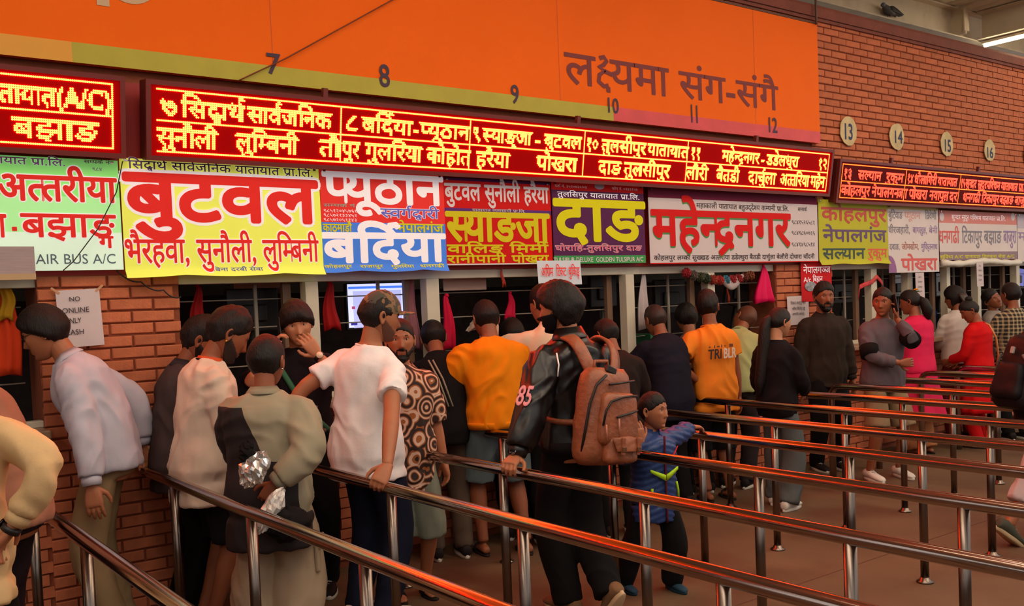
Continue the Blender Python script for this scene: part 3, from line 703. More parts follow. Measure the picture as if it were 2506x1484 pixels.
q.loft([[Vector((-.10+.085*math.cos(2*math.pi*k/20), y, -.04+.045*math.sin(2*math.pi*k/20))) for k in range(20)] for y in (-.006, -.0085)]); q.build('bus_picture', mat('picture_grey', (150, 150, 158), .6, var=.5, vscale=30), _po)
notice('white notice hanging below the red poster on the brick pillar', (1953, 760), .31, .26, [('टिकट काट्नु पर्दा', .14, .84, .72, .80, None), ('पाँच मिनेट छु', .2, .8, .52, .60, None), ('अगाडि आउनु', .2, .76, .34, .41, None)], tape=False)
c_ = notice('curled white advance booking sheet with red lettering under the red banner', (1368, 668), .40, .175, [('अग्रिम', .06, .33, .36, .70, red_i), ('टिकट', .40, .63, .36, .70, red_i), ('बुकिङ्ग', .69, .95, .36, .70, red_i)], m_=mat('sheet_bluewhite', (206, 214, 224), .4, emit=.05), Y=-.12, tape=False, curl=.012, cat='sign', nm='booking_sheet')
notice('tall narrow cash only slip hanging below the narrow banner', (2251, 699), .16, .26, [('NO', .3, .6, .8, .86, None), ('Online', .2, .7, .62, .69, None), ('Only', .2, .7, .42, .49, None), ('Cash', .2, .7, .24, .31, None)], Y=-.09, tape=False)
notice('tall narrow cash only slip hanging below the rolled foot of the pink headed banner', (2398, 671), .14, .27, [('No', .3, .6, .8, .86, None), ('Online', .2, .7, .62, .69, None), ('Only', .2, .7, .42, .49, None), ('Cash', .2, .7, .24, .31, None)], Y=-.14, tape=False)
bd = on_wall(30, 636, -.14); q = MB(); q.bb((bd.x-.45, -.15, bd.z-.07), (bd.x+.10, -.13, bd.z+.065)); o = tag(q.build('wooden_board', mat('grey_board', (168, 150, 152), .7, var=.08, stretch=(1, 1, 20))), 'grey slatted board in front of the green banner, lower left corner', 'board')
q = MB(); q.bb((bd.x-.45, -.155, bd.z-.10), (bd.x+.10, -.125, bd.z-.07)); q.build('lower_batten', mat('board_batten', (190, 160, 120), .6), o)
# ================================================================== PEOPLE
def remesh(mb, vox, smooth_it=3, name='m', flt=.5):
    me = mb.mesh('tmp'); o = bpy.data.objects.new('tmp', me); COL.objects.link(o)
    md = o.modifiers.new('r', 'REMESH'); md.mode = 'VOXEL'; md.voxel_size = vox; md.adaptivity = 0
    if smooth_it:
        sm = o.modifiers.new('s', 'SMOOTH'); sm.factor = flt; sm.iterations = smooth_it
    dg = bpy.context.evaluated_depsgraph_get(); out = bpy.data.meshes.new_from_object(o.evaluated_get(dg)); out.name = name
    bpy.data.objects.remove(o); bpy.data.meshes.remove(me); return out
def mesh_arrays(me):
    n = len(me.vertices); v = np.empty(n*3); me.vertices.foreach_get('co', v); return v.reshape(-1, 3), [tuple(p.vertices) for p in me.polygons]
def G(a, b): return math.exp(-a*a-b*b)
def skull(th, ph):
    px, py, pz = math.sin(th)*math.sin(ph), math.sin(th)*math.cos(ph), math.cos(th)
    x, y, z = .078*px, .097*py, .116*pz
    if z < 0:
        k = -z/.113; x *= 1-.22*k**1.6
        if y < 0: y *= 1-.45*k
        y += .036*k*k
    if y < 0: y *= 1.06
    if y > .076: y = .076+(y-.076)*.55
    if py > 0:
        f = min(1, py*2.2); ax = abs(x)
        if -.046 < z < .03:
            t = (.026-z)/.056
            if t <= 1: h = .025*max(0, t)**1.3
            else: h = .025*max(0, 1-(t-1)/.22)**.7
            wd = .0085+.006*max(0, min(1, t)); y += f*h*math.exp(-(x/wd)**2)
        y -= f*.011*G((ax-.031)/.015, (z-.012)/.011)
        y += f*.005*G((ax-.028)/.024, (z-.031)/.008)
        y += f*.005*G(x/.020, (z+.056)/.0048)+f*.0055*G(x/.018, (z+.067)/.0055)
        y -= f*.004*G(x/.03, (z+.080)/.006)
        y += f*.007*G(x/.018, (z+.098)/.013)
        y += f*.005*G((ax-.047)/.018, (z+.012)/.02)
    return x, y, z
def uvgrid(fn, nu, nv, th0=.03, th1=math.pi-.03):
    V = []; F_ = []
    for i in range(nv+1):
        th = th0+(th1-th0)*i/nv
        for j in range(nu):
            ph = -math.pi+2*math.pi*j/nu; V.append(fn(th, ph))
    for i in range(nv):
        for j in range(nu):
            k = (j+1) % nu; F_.append((i*nu+j, (i+1)*nu+j, (i+1)*nu+k, i*nu+k))
    F_.append(tuple(reversed([j for j in range(nu)]))[::-1]); F_.append(tuple(nv*nu+j for j in range(nu))[::-1])
    return V, F_
_SK = {}
def skull_mesh(lod):
    if lod not in _SK:
        nu, nv = ((64, 50) if lod == 0 else (40, 32))
        # denser columns in the face
        def fn(th, ph):
            ph2 = ph - .45*math.sin(ph); return skull(th, ph2)
        _SK[lod] = uvgrid(fn, nu, nv)
    return _SK[lod]
HAIRS = {
 # front hairline z, side z, back z, thickness top, side, back, fringe drop, roughness
 'short': (.062, -.022, -.088, .018, .012, .014, 0, .004),
 'crop': (.062, -.018, -.085, .014, .009, .010, 0, .003),
 'fade': (.064, -.015, -.080, .028, .010, .010, 0, .007),
 'mop': (.030, -.03, -.070, .024, .018, .016, .03, .006),
 'bowl': (.048, -.030, -.070, .022, .018, .014, .03, .003),
 'swept': (.058, -.045, -.105, .028, .020, .032, 0, .007),
 'tied': (.058, -.015, -.062, .010, .008, .008, 0, .002),
 'long': (.058, -.085, -.100, .014, .016, .020, 0, .004),
 'boy': (.058, -.010, -.080, .010, .006, .006, .0, .003),
}
TAP = {'short': .07, 'crop': .08, 'fade': .075, 'boy': .06, 'tied': .03}
def hair_mesh(style, lod, seed=0):
    fz, sz, bz, tt, ts, tb, fr, rg = HAIRS[style]
    def fn(th, ph):
        x, y, z = skull(th, ph)
        py = math.cos(ph); 
        zl = (fz*max(0, py)**.8 + sz*(1-abs(py)) + bz*max(0, -py)**.8)
        if .12 < py < .8 and style not in ('mop', 'bowl'): zl += (.012-zl)*.45 if py < .45 else 0
        zl += .006*noise.noise(Vector((ph*4, seed, 0)))
        top = max(0, z/.113); t = tt*top + (1-top)*(ts*(1-abs(py)) + tb*max(0, -py) + (tt*.8)*max(0, py))
        m = (z-zl)/.012; m = max(-1, min(1, m))
        tp = max(0, min(1, (z-zl)/TAP.get(style, .02)))
        t = (t*tp**.8+.0015)*max(0, m)**.4 if m > 0 else -.008
        if m > 0: t += rg*(noise.noise(Vector((x*60+seed, y*60, z*22)))*.8+noise.noise(Vector((x*150+seed, y*150, z*40)))*.35)
        d = Vector((x, y, z*.9)).normalized(); return (x+d.x*t, y+d.y*t, z+d.z*t)
    return uvgrid(fn, 64 if lod == 0 else 40, 44 if lod == 0 else 28, .03, 2.75)
def beard_mesh(lod, thick=.007, full=True):
    def fn(th, ph):
        x, y, z = skull(th, ph); py = math.cos(ph); d = Vector((x, y*1.0, z)).normalized(); ax = abs(x)
        zb = min(-.008, -.062+.062*max(0, 1-py*1.2)); sf = max(0, min(1, (zb-z)/.012)); m = 1 if (py > -.1 and z < zb) else 0
        if ax < .026 and -.078 < z < -.052: m = 0
        if ax < .027 and -.053+.004*(ax > .015) < z <= -.041-.004*(ax > .018) and py > .5: m = 1
        if .024 < ax < .032 and -.085 < z < -.045 and py > .5: m = 1
        t = (thick*(1+.5*noise.noise(Vector((x*90, y*90, z*90))))) if m else -.006
        if m and not (ax < .028 and z > -.054): t *= max(.15, min(1, (py+.05)/.35))*(.1+.9*sf)
        if m and z < -.085: t += thick*.6
        return (x+d.x*t, y+d.y*t, z+d.z*t)
    return uvgrid(fn, 72 if lod == 0 else 44, 60 if lod == 0 else 36, 1.3, math.pi-.03)
def ik(S_, T, pole, l1, l2):
    S_, T = Vector(S_), Vector(T); d = T-S_; L = d.length; mx = (l1+l2)*.998
    if L > mx: T = S_+d*(mx/L); d = T-S_; L = mx
    if L < abs(l1-l2)+.02: L = abs(l1-l2)+.02
    a = (l1*l1-l2*l2+L*L)/(2*L); h = math.sqrt(max(0, l1*l1-a*a)); u = d.normalized()
    p = Vector(pole); p = (p-u*p.dot(u)); p = p.normalized() if p.length > 1e-4 else Vector((0, -1, 0))
    return S_, S_+u*a+p*h, T
def seg_pts(a, b, n): return [a.lerp(b, i/n) for i in range(n)]
def limb(mb, pts, radii, n=14, squash=1.0):
    """loft through interpolated joints with rounded ends; radii is a list of (t 0..len-1, r)"""
    P = []; 
    for i in range(len(pts)-1):
        for k in range(5): P.append((i+k/5, pts[i].lerp(pts[i+1], k/5)))
    P.append((len(pts)-1, pts[-1]))
    sm = [p[1].copy() for p in P]
    for _ in range(2): sm = [sm[0]]+[(sm[i-1]+sm[i]*2+sm[i+1])/4 for i in range(1, len(sm)-1)]+[sm[-1]]
    def rad(t):
        for (a, ra), (b, rb) in zip(radii[:-1], radii[1:]):
            if a <= t <= b: return ra+(rb-ra)*(t-a)/(b-a)
        return radii[-1][1] if t > radii[-1][0] else radii[0][1]
    sel = [(t, p) for (t, _), p in zip(P, sm) if radii[0][0]-1e-6 <= t <= radii[-1][0]+1e-6]
    mb.tube([p for _, p in sel], [rad(t) for t, _ in sel], n)
def hand_mb(wr, d, nrm, side, s, curl=.5, spread=.12, vox=.003, thumb=.6, point=None):
    """wr wrist, d finger direction, nrm direction the palm faces, side +1: thumb towards  d x nrm"""
    d = Vector(d).normalized(); nrm = Vector(nrm); nrm = (nrm-d*nrm.dot(d)).normalized(); t = d.cross(nrm)*side
    q = MB(); L = lambda a, b, c: Vector(wr)+(d*a+t*b+nrm*c)*s
    rings = []
    for a, w_, h_ in ((-.012, .026, .020), (.01, .030, .020), (.03, .036, .019), (.055, .041, .017), (.08, .042, .014), (.092, .038, .010)):
        rings.append([L(a, w_*math.copysign(abs(math.cos(u))**.7, math.cos(u)), h_*math.copysign(abs(math.sin(u))**.8, math.sin(u))) for u in [2*math.pi*k/14 for k in range(14)]])
    q.loft(rings)
    for k, (off, ln) in enumerate(((.030, .070), (.010, .078), (-.0105, .072), (-.030, .056))):
        c = curl if not hasattr(curl, '__len__') else curl[k]
        p = L(.083, off, 0); dirv = d+t*((1.5-k)*spread*.35); pts = [L(.055, off*.9, 0), p]; ang = 0
        for sg, fr in enumerate((.42, .32, .26)):
            ang += c*(.9, 1.1, .8)[sg]
            v = (dirv.normalized()*math.cos(ang)+nrm*math.sin(ang)); p = p+v*ln*fr*s; pts.append(p)
        q.tube(pts, [.0098*s, .0098*s, .0088*s, .008*s, .0062*s], 10)
    b = L(.018, .030, .006); v1 = (d*.55+t*.75+nrm*.35*thumb).normalized(); v2 = (d*.85+t*.35+nrm*.5*thumb).normalized(); v3 = (d*.9+nrm*.5*thumb).normalized()
    q.tube([L(.0, .012, .0), b, b+v1*.034*s, b+v1*.034*s+v2*.03*s, b+v1*.034*s+v2*.03*s+v3*.022*s], [.014*s, .0145*s, .0115*s, .0098*s, .007*s], 10)
    if vox:
        me = remesh(q, vox*s, 2, 'h'); v, f = mesh_arrays(me); bpy.data.meshes.remove(me); o = MB(); o.v = [tuple(x) for x in v]; o.f = f; o.mi = [0]*len(f); return o
    return q
def cloth(name, c, rough=.85, bump=.06, bscale=90, var=.08, **k): k.setdefault('spec', .12); return mat('cloth_'+name, c, rough, var=var, vscale=4, bump=bump, bscale=bscale, **k)
SKINS = [(140, 80, 52), (164, 102, 70), (118, 66, 44), (184, 124, 90)]
def skin_m(i): return mat('skin_%d' % i, SKINS[i], .5, var=.06, vscale=12, spec=.35)
hair_m = mat('hair_black', (20, 11, 9), .55, var=.3, vscale=30, stretch=(1, 1, .2), bump=.35, bscale=160, spec=.3)
TORSO = [(.80, .135, .100, 0), (.88, .165, .115, -.004), (.96, .160, .112, 0), (1.05, .145, .102, .004), (1.14, .150, .108, .004), (1.24, .168, .118, .002), (1.32, .172, .115, -.004), (1.365, .160, .100, -.010), (1.40, .128, .084, -.014), (1.43, .090, .068, -.014), (1.46, .062, .058, -.012)]
NP = 0
class Person:
    def __init__(s, pos, face, ht=1.68, w=1.0, lean=0, side=0, twist=0, head=(0, 0, 0), L=None, R=None, fL=(0, 0), fR=(0, 0), skin=0, lod=1, label='', depthw=1.0, hips=0, step=None, hs=1.055, al=1.0):
        s.s = ht/1.72; s.w = w*.93; w = s.w; s.hs = hs; s.dw = depthw; s.lod = lod; s.skin = skin_m(skin); s.root = empty('person', (pos[0], pos[1], 0), -R_(face)); tag(s.root, label, 'person'); s.face = face; s.pos = pos
        s.Rt = Matrix.Rotation(-R_(lean), 3, 'X') @ Matrix.Rotation(R_(side), 3, 'Y') @ Matrix.Rotation(-R_(twist), 3, 'Z')
        s.lean, s.side, s.twist = lean, side, twist; s.hips = hips
        k = s.s
        s.S = {}; s.arm = {}; s.palm = {}
        for sd, nm, a in ((-1, 'L', L), (1, 'R', R)):
            a = dict(a or {}); sh = s.TP(Vector((sd*.162*w, -.008, 1.350)))
            tgt = a.get('t', (sd*(.23*w), .05, .80)); wld = a.get('world')
            if wld is not None: T = s.toloc(Vector(wld))
            else: T = Vector(tgt)*k
            pole = Vector(a.get('pole', (sd*.5, -1, -.1)))
            s.arm[nm] = ik(sh, T, pole, .285*k*al, .255*k*al); s.palm[nm] = a
        s.leg = {}
        for sd, nm, f in ((-1, 'L', fL), (1, 'R', fR)):
            hip = Vector((sd*.078*w, s.hips, .90))*k; fz = f[2] if len(f) > 2 else 0
            an = Vector((sd*.10+f[0], f[1]-.02, .085+fz))*k
            s.leg[nm] = ik(hip, an, Vector((sd*.15, 1, 0)), .435*k, .42*k) + (f[3] if len(f) > 3 else 0,)
        s.nb = s.TP(Vector((0, -.012, 1.44)))
        hy, hp, hr = head
        s.Rh = s.RtF(1.44) @ (Matrix.Rotation(-R_(hy), 3, 'Z') @ Matrix.Rotation(-R_(hp), 3, 'X') @ Matrix.Rotation(R_(hr), 3, 'Y'))
        s.hc = s.nb + s.RtF(1.44) @ Vector((0, .016, .050))*k + s.Rh @ Vector((0, .014, .100*s.hs))*k
        s.body()
    def toloc(s, p):
        v = Vector((p.x-s.pos[0], p.y-s.pos[1], p.z)); return Matrix.Rotation(R_(s.face), 3, 'Z') @ v
    def RtF(s, z):
        t = max(0, min(1, (z-.92)/.34)); t = t*t*(3-2*t) 
        return Matrix.Rotation(-R_(s.lean)*t, 3, 'X') @ Matrix.Rotation(R_(s.side)*t, 3, 'Y') @ Matrix.Rotation(-R_(s.twist)*t, 3, 'Z')
    def TP(s, v):
        """bend the upright torso"""
        z = v.z; n = 8; p = Vector((0, 0, min(z, .92)))
        if z > .92:
            dz = (z-.92)/n
            for i in range(n): p = p + s.RtF(.92+dz*(i+.5)) @ Vector((0, 0, dz))
        p = p + s.RtF(z) @ Vector((v.x, v.y, 0)); p.y += s.hips*max(0, min(1, 1-(z-.92)/.5)) if s.hips else 0
        return p*s.s
    def torso(s, q, ease=0.0, z0=.80, z1=1.46, flare=0.0, belly=0.0, prof=None, n=26, exp=2.3, shz=0.0, topease=None):
        P = TORSO; rings = []; zs = []
        z = z0
        while z < z1-.004: zs.append(z); z += .03
        zs.append(z1)
        for z in zs:
            for a, b in zip(P[:-1], P[1:]):
                if z <= b[0]+1e-6 or b is P[-1]:
                    t = (z-a[0])/(b[0]-a[0]); t = max(-3, min(1, t)) if z >= P[0][0] else 0
                    hw, hd, yo = [a[i]+(b[i]-a[i])*t for i in (1, 2, 3)]; break
            if z < P[0][0]: hw, hd, yo = P[0][1]+.02, P[0][2]+.01, 0
            e = ease+flare*max(0, (1.25-z))
            if topease is not None and z > 1.36: e = ease+(topease-ease)*min(1, (z-1.36)/.08)
            bel = belly*math.exp(-((z-1.03)/.13)**2)
            hw = hw*s.w+e+bel*.3; hd = hd*s.dw+e+bel*.5; yo = yo+bel*.5
            ring = []
            for k in range(n):
                a = 2*math.pi*k/n; ca, sa = math.cos(a), math.sin(a)
                x = hw*math.copysign(abs(ca)**(2/exp), ca); y = hd*math.copysign(abs(sa)**(2/exp), sa)+yo
                ring.append(s.TP(Vector((x, y, z))))
            rings.append(ring)
        q.loft(rings)
    def add(s, nm, q, m_, vox=None, sm=3, fold=0.0, fs=1.0, seed=0, mats=None, label=None, parent=None):
        if vox: me = remesh(q, vox, sm, nm)
        else: me = q.mesh(nm)
        if fold:
            v, _ = mesh_arrays(me); n = len(me.vertices); nr = np.empty(n*3); me.vertices.foreach_get('normal', nr); nr = nr.reshape(-1, 3); out = v.copy()
            for i in range(n):
                x, y, z = v[i]; w1 = noise.noise(Vector((x*3*fs+seed, y*3*fs, z*2.2*fs)))
                a = noise.noise(Vector((x*6*fs+w1*2, y*6*fs+seed, z*5*fs+w1*3))); b = noise.noise(Vector((x*17*fs, y*17*fs+w1*3, z*11*fs+seed)))
                d = fold*((1-2.4*abs(a))*.75+b*.45-.25); out[i] += nr[i]*d
            me.vertices.foreach_set('co', out.ravel()); me.update()
        o = link(nm, me, m_, parent or s.root, True, mats); 
        if label: o['label'] = label
        return o
    def body(s):
        k = s.s; w = s.w; q = MB(); s.torso(q, -.006)
        for nm in 'LR':
            a = [Vector(p) for p in s.arm[nm]]
            inn = s.TP(Vector(((-1 if nm == 'L' else 1)*.10*w, -.008, 1.365)))
            limb(q, [inn]+a, [(0, .042*k), (.8, .050*k*w), (1, .052*k*w), (1.5, .047*k*w), (2, .039*k), (2.25, .042*k*w), (2.7, .033*k), (3, .025*k)])
            g = s.leg[nm]; h = Vector(g[0])+Vector((0, 0, .05*k))
            limb(q, [h, Vector(g[1]), Vector(g[2])], [(0, .070*k*w), (.3, .078*k*w), (.85, .057*k), (1, .054*k), (1.3, .057*k*w), (1.75, .038*k), (2, .036*k)])
            # bare foot under any shoe
            ft = Matrix.Rotation(-R_(g[3]), 3, 'X'); an = Vector(g[2])
            rr = []
            for y_, wd, hh in ((-.065, .02, .03), (-.05, .03, .05), (0, .034, .062), (.05, .037, .05), (.10, .042, .034), (.14, .040, .026), (.17, .028, .018)):
                rr.append([an+ft@(Vector((wd*math.cos(u), y_, -.072+hh/2+hh/2*math.sin(u)))*k) for u in [2*math.pi*i/12 for i in range(12)]])
            q.loft(rr)
        top = s.hc - s.Rh @ Vector((0, .02, .01))*k
        limb(q, [s.nb-s.RtF(1.4)@Vector((0, 0, .05))*k, s.nb+Vector((0, 0, .01)), top], [(0, .068*k), (1, .056*k), (2, .054*k)])
        vox = (.009, .011, .014)[s.lod]
        me = remesh(q, vox, 3, 'body'); v, f = mesh_arrays(me); bpy.data.meshes.remove(me)
        B = MB(); B.v = [tuple(x) for x in v]; B.f = f; B.mi = [0]*len(f)
        sv, sf = skull_mesh(0 if s.lod == 0 else 1)
        B.add([s.H(*p) for p in sv], sf); k0 = k; k = k*s.hs
        for sd in (-1, 1):   # ears
            M = s.Rh @ Matrix.Rotation(sd*.35, 3, 'Z') @ Matrix.Rotation(.12, 3, 'X')
            c = s.hc + s.Rh @ (Vector((sd*.076, -.008, -.004))*k)
            rings = []
            for i, (rz, ry, xo) in enumerate(((.024, .013, -.006), (.031, .018, .002), (.033, .019, .009), (.029, .016, .012), (.020, .010, .008), (.008, .004, .006))):
                rings.append([c+M@(Vector((sd*xo, ry*math.cos(u)*(1-.25*(math.sin(u) < 0)), rz*math.sin(u)))*k) for u in [2*math.pi*j/14 for j in range(14)]])
            B.loft(rings)
        k = k0
        for nm, sd in (('L', -1), ('R', 1)):
            a = s.palm[nm]
            if a.get('hide'): continue
            wr = s.arm[nm][2]; fd = (s.arm[nm][2]-s.arm[nm][1]).normalized()
            d = Vector(a['d']) if 'd' in a else fd
            if a.get('wd'): d = Matrix.Rotation(R_(s.face), 3, 'Z') @ Vector(a['wd'])
            n_ = Vector(a['n']) if 'n' in a else Vector((-sd, 0, 0))
            if a.get('wn'): n_ = Matrix.Rotation(R_(s.face), 3, 'Z') @ Vector(a['wn'])
            # thumb side: for the right hand thumb = palm normal x fingers
            t = n_.cross(d)*(1 if sd > 0 else -1); side = 1 if d.cross(n_).dot(t) > 0 else -1
            h = hand_mb(wr, d, n_, side, k*a.get('size', 1.0), a.get('curl', .38), a.get('spread', .12), .0034 if (s.lod == 0 or a.get('fine')) else None)
            B.add(h.v, h.f)
        s.bodyo = B.build('body', s.skin, s.root, True)
        s.eyes()
    def H(s, x, y, z): return s.hc + s.Rh @ (Vector((x, y, z))*(s.s*s.hs))
    def eyes(s):
        k = s.s*s.hs
        if s.lod == 2: return
        ew = mat('eye_white', (196, 184, 176), .25); ei = mat('eye_iris', (26, 14, 10), .15); br = mat('brow_hair', (26, 16, 14), .7); lp = mat('lip_skin', (134, 70, 62), .5)
        E_ = empty('face', (0, 0, 0)); E_.parent = s.root
        for sd in (-1, 1):
            q = MB(); q.ell(s.H(sd*.031, .0665, .012), (.0125*k, .0115*k, .0078*k), 14, 10, s.Rh); q.build('eye', ew, E_, True)
            q = MB(); q.ell(s.H(sd*.031, .0735, .012), (.0058*k, .0052*k, .0058*k), 12, 8, s.Rh); q.build('iris', ei, E_, True)
            q = MB(); q.tube([s.H(sd*x, y, z) for x, y, z in ((.017, .0755, .0155), (.025, .079, .0195), (.034, .0775, .0195), (.044, .069, .014))], [.0014*k, .0022*k, .0022*k, .0012*k], 6); q.build('eyelid', s.skin, E_, True)
            q = MB(); q.tube([s.H(sd*x, y, z) for x, y, z in ((.013, .083, .030), (.024, .0845, .034), (.036, .0805, .035), (.049, .068, .029))], [.0022*k, .0036*k, .0032*k, .0014*k], 6); q.build('eyebrow', br, E_, True)
        q = MB(); q.tube([s.H(x, y, z) for x, y, z in ((-.023, .074, -.0615), (-.012, .082, -.058), (0, .0845, -.0595), (.012, .082, -.058), (.023, .074, -.0615))], [.001*k, .0034*k, .003*k, .0034*k, .001*k], 6)
        q.tube([s.H(x, y, z) for x, y, z in ((-.021, .074, -.063), (-.01, .0815, -.0668), (0, .083, -.0678), (.01, .0815, -.0668), (.021, .074, -.063))], [.001*k, .0036*k, .0042*k, .0036*k, .001*k], 6); q.build('lips', lp, E_, True)
    # ---- dress
    def hair(s, style, m_=None, seed=0):
        v, f = hair_mesh(style, 0 if s.lod == 0 else 1, seed); q = MB(); q.add([s.H(*p) for p in v], f); return s.add('hair', q, m_ or hair_m)
    def beard(s, thick=.007, m_=None):
        v, f = beard_mesh(0 if s.lod == 0 else 1, thick); q = MB(); q.add([s.H(*p) for p in v], f); return s.add('beard', q, m_ or hair_m)
    def top(s, nm, m_, sleeve='short', hem=.86, ease=.022, fold=.009, flare=.05, belly=0.0, neck=True, col=None, seed=1, cuff=True, sl_r=1.0, z1=1.445, vest=False, sm=3):
        k = s.s; w = s.w; ease = ease*.68; q = MB(); s.torso(q, ease, hem, z1, flare*.7, belly, topease=.010)
        end = {'short': 1.62, 'long': 2.96, 'none': 0, 'elbow': 2.1, 'roll': 2.5}[sleeve]
        for nm2, sd in (('L', -1), ('R', 1)):
            if end == 0: continue
            a = [Vector(p) for p in s.arm[nm2]]; inn = s.TP(Vector((sd*.09*w, -.008, 1.362)))
            pr = [(0, .052*k), (.7, (.056+ease*.3)*k*w), (1, (.060+ease*.4)*k*w*sl_r), (1.5, (.058+ease*.5)*k*w*sl_r), (2, (.050+ease*.5)*k*sl_r), (2.3, (.050+ease*.5)*k*sl_r), (2.75, (.040+ease*.5)*k*sl_r), (3, (.032+ease*.35)*k)]
            def rad(t):
                for (aa, ra), (bb, rb) in zip(pr[:-1], pr[1:]):
                    if aa <= t <= bb: return ra+(rb-ra)*(t-aa)/(bb-aa)
            rr = [p for p in pr if p[0] < end]+[(end, rad(end)*(1.05 if sleeve == 'short' else 1))]
            limb(q, [inn]+a, rr, 16)
        vox = (.010, .012, .015)[s.lod]
        o = s.add(nm, q, m_, vox, sm, fold, 1.0, seed)
        if neck:
            q = MB(); pts = []
            for i in range(25):
                a = 2*math.pi*i/24; pts.append(s.TP(Vector((.080*math.cos(a)*min(1, w*1.02), .073*math.sin(a)-.012, 1.442-.022*max(0, math.sin(a))))))
            q.tube(pts, .0055*k, 8, cap=False); q.build('neckline', col or m_, o, True)
        if sleeve == 'long' and cuff:
            for nm2 in 'LR':
                E_, W_ = Vector(s.arm[nm2][1]), Vector(s.arm[nm2][2]); u = (W_-E_).normalized(); q = MB(); r0 = (.034+ease*.35)*k
                q.tube([W_-u*.05*k, W_-u*.03*k, W_-u*.008*k], [r0*1.06, r0*1.08, r0*1.0], 16); q.build('cuff', col or m_, o, True)
        return o
    def collar(s, m_, parent, hgt=.035, r=.070, open_=.5):
        q = MB(); n = 24; k = s.s; inner = []; outer = []; rings = []
        for i in range(n+1):
            a = math.pi/2+open_+(2*math.pi-2*open_)*i/n
            ca, sa = math.cos(a), math.sin(a)
            b0 = s.TP(Vector((r*ca, r*.92*sa-.012, 1.435-.02*max(0, sa)))); t0 = s.TP(Vector((r*.93*ca, r*.88*sa-.012, 1.435+hgt-.025*max(0, sa)))); f0 = s.TP(Vector((r*1.22*ca, r*1.15*sa-.012, 1.437-.03*max(0, sa))))
            rings.append([b0, t0, f0, f0+Vector((0, 0, -.004))])
        b = len(q.v)
        for r_i in rings: q.v.extend([tuple(p) for p in r_i])
        for i in range(n):
            for j in range(3):
                q.f.append((b+i*4+j, b+(i+1)*4+j, b+(i+1)*4+j+1, b+i*4+j+1)); q.mi.append(0)
        o = q.build('collar', m_, parent, True); sd = o.modifiers.new('thick', 'SOLIDIFY'); sd.thickness = .004; return o
    def bottom(s, nm, m_, length=1.0, ease=.02, fold=.009, top=1.05, seed=2, wide=0.0, flare=0.0):
        """length: 1 to the ankle, .5 to the knee"""
        k = s.s; w = s.w; q = MB(); s.torso(q, .008, .82, top, 0)
        e = length*2
        for nm2 in 'LR':
            g = s.leg[nm2]; h = Vector(g[0])+Vector((0, 0, .06*k)); pts = [h, Vector(g[1]), Vector(g[2])+Vector((0, 0, -.02*k))]
            pr = [(0, (.076+ease*.3)*k*w), (.3, (.082+ease*.5)*k*w), (.5, (.080+ease*.8)*k*w), (.9, (.066+ease+wide*.5)*k), (1.3, (.062+ease+wide)*k), (1.75, (.048+ease+wide)*k), (2, (.044+ease+wide+flare)*k)]
            def rad(t):
                for (aa, ra), (bb, rb) in zip(pr[:-1], pr[1:]):
                    if aa <= t <= bb: return ra+(rb-ra)*(t-aa)/(bb-aa)
                return pr[-1][1]
            limb(q, pts, [p for p in pr if p[0] < e]+[(e, rad(e)*(1.08 if e < 1.6 else 1))], 16)
        return s.add(nm, q, m_, (.011, .013, .016)[s.lod], 3, fold, .8, seed)
    def skirt(s, nm, m_, z0=.35, zt=1.0, r0=.24, fold=.012, seed=3):
        q = MB(); rings = []; n = 60
        for i in range(14):
            t = i/13; z = zt+(z0-zt)*t; hw = .165*s.w+(r0-.165)*t; hd = .13+(r0*.8-.13)*t
            rings.append([s.TP(Vector((hw*math.cos(a)*(1+.05*t*math.sin(a*9+seed)), hd*math.sin(a)*(1+.05*t*math.sin(a*7)), z))) if z > .92 else Vector((hw*math.cos(a)*(1+.06*t*math.sin(a*9+seed)), hd*math.sin(a)*(1+.06*t*math.sin(a*7+seed)), z))*s.s for a in [2*math.pi*j/n for j in range(n)]])
        q.loft(rings); return s.add(nm, q, m_, None, 0, .004)
    def shoes(s, m_, sole=None, kind='sneaker'):
        k = s.s
        for nm2 in 'LR':
            g = s.leg[nm2]; ft = Matrix.Rotation(-R_(g[3]), 3, 'X'); an = Vector(g[2]); q = MB(); up = MB()
            A = lambda v: an+ft@(v*k)
            if kind == 'sneaker':
                rr = []
                for y_, wd, h0 in ((-.082, .022, .05), (-.072, .036, .075), (-.03, .040, .085), (.02, .041, .082), (.06, .044, .062), (.11, .048, .05), (.16, .045, .042), (.195, .032, .032), (.208, .016, .02)):
                    rr.append([A(Vector((wd*math.copysign(abs(math.cos(u))**.8, math.cos(u)), y_, -.068+h0*(.5+.5*math.sin(u))))) for u in [2*math.pi*i/16 for i in range(16)]])
                up.loft(rr); sh = up.build('shoe', m_, s.root, True)
                so_ = []
                for z_, e in ((-.085, .0), (-.080, .004), (-.062, .003), (-.058, -.002)):
                    so_.append([A(Vector(((.047+e)*wdx, yy, z_))) for wdx, yy in [(math.cos(u)*(.82 if math.sin(u) < 0 else 1.0), .062+math.sin(u)*(.148+e)) for u in [2*math.pi*i/22 for i in range(22)]]])
                q.loft(so_); q.build('sole', sole or mat('sole_white', (206, 198, 186), .7), sh, True)
                lc = MB()
                for i in range(4):
                    y_ = .035+i*.022; z_ = .012-i*.011; lc.tube([A(Vector((-.018, y_, z_-.004))), A(Vector((0, y_+.004, z_+.003))), A(Vector((.018, y_, z_-.004)))], .003*k, 6)
                if s.lod < 2: lc.build('laces', sole or mat('sole_white', (206, 198, 186), .7), sh, True)
            else:
                so_ = [[A(Vector((.047*math.cos(u)*(.82 if math.sin(u) < 0 else 1.0), .052+math.sin(u)*.138, z_))) for u in [2*math.pi*i/22 for i in range(22)]] for z_ in (-.085, -.072)]
                q.loft(so_); sh = q.build('sandal', m_, s.root, True)
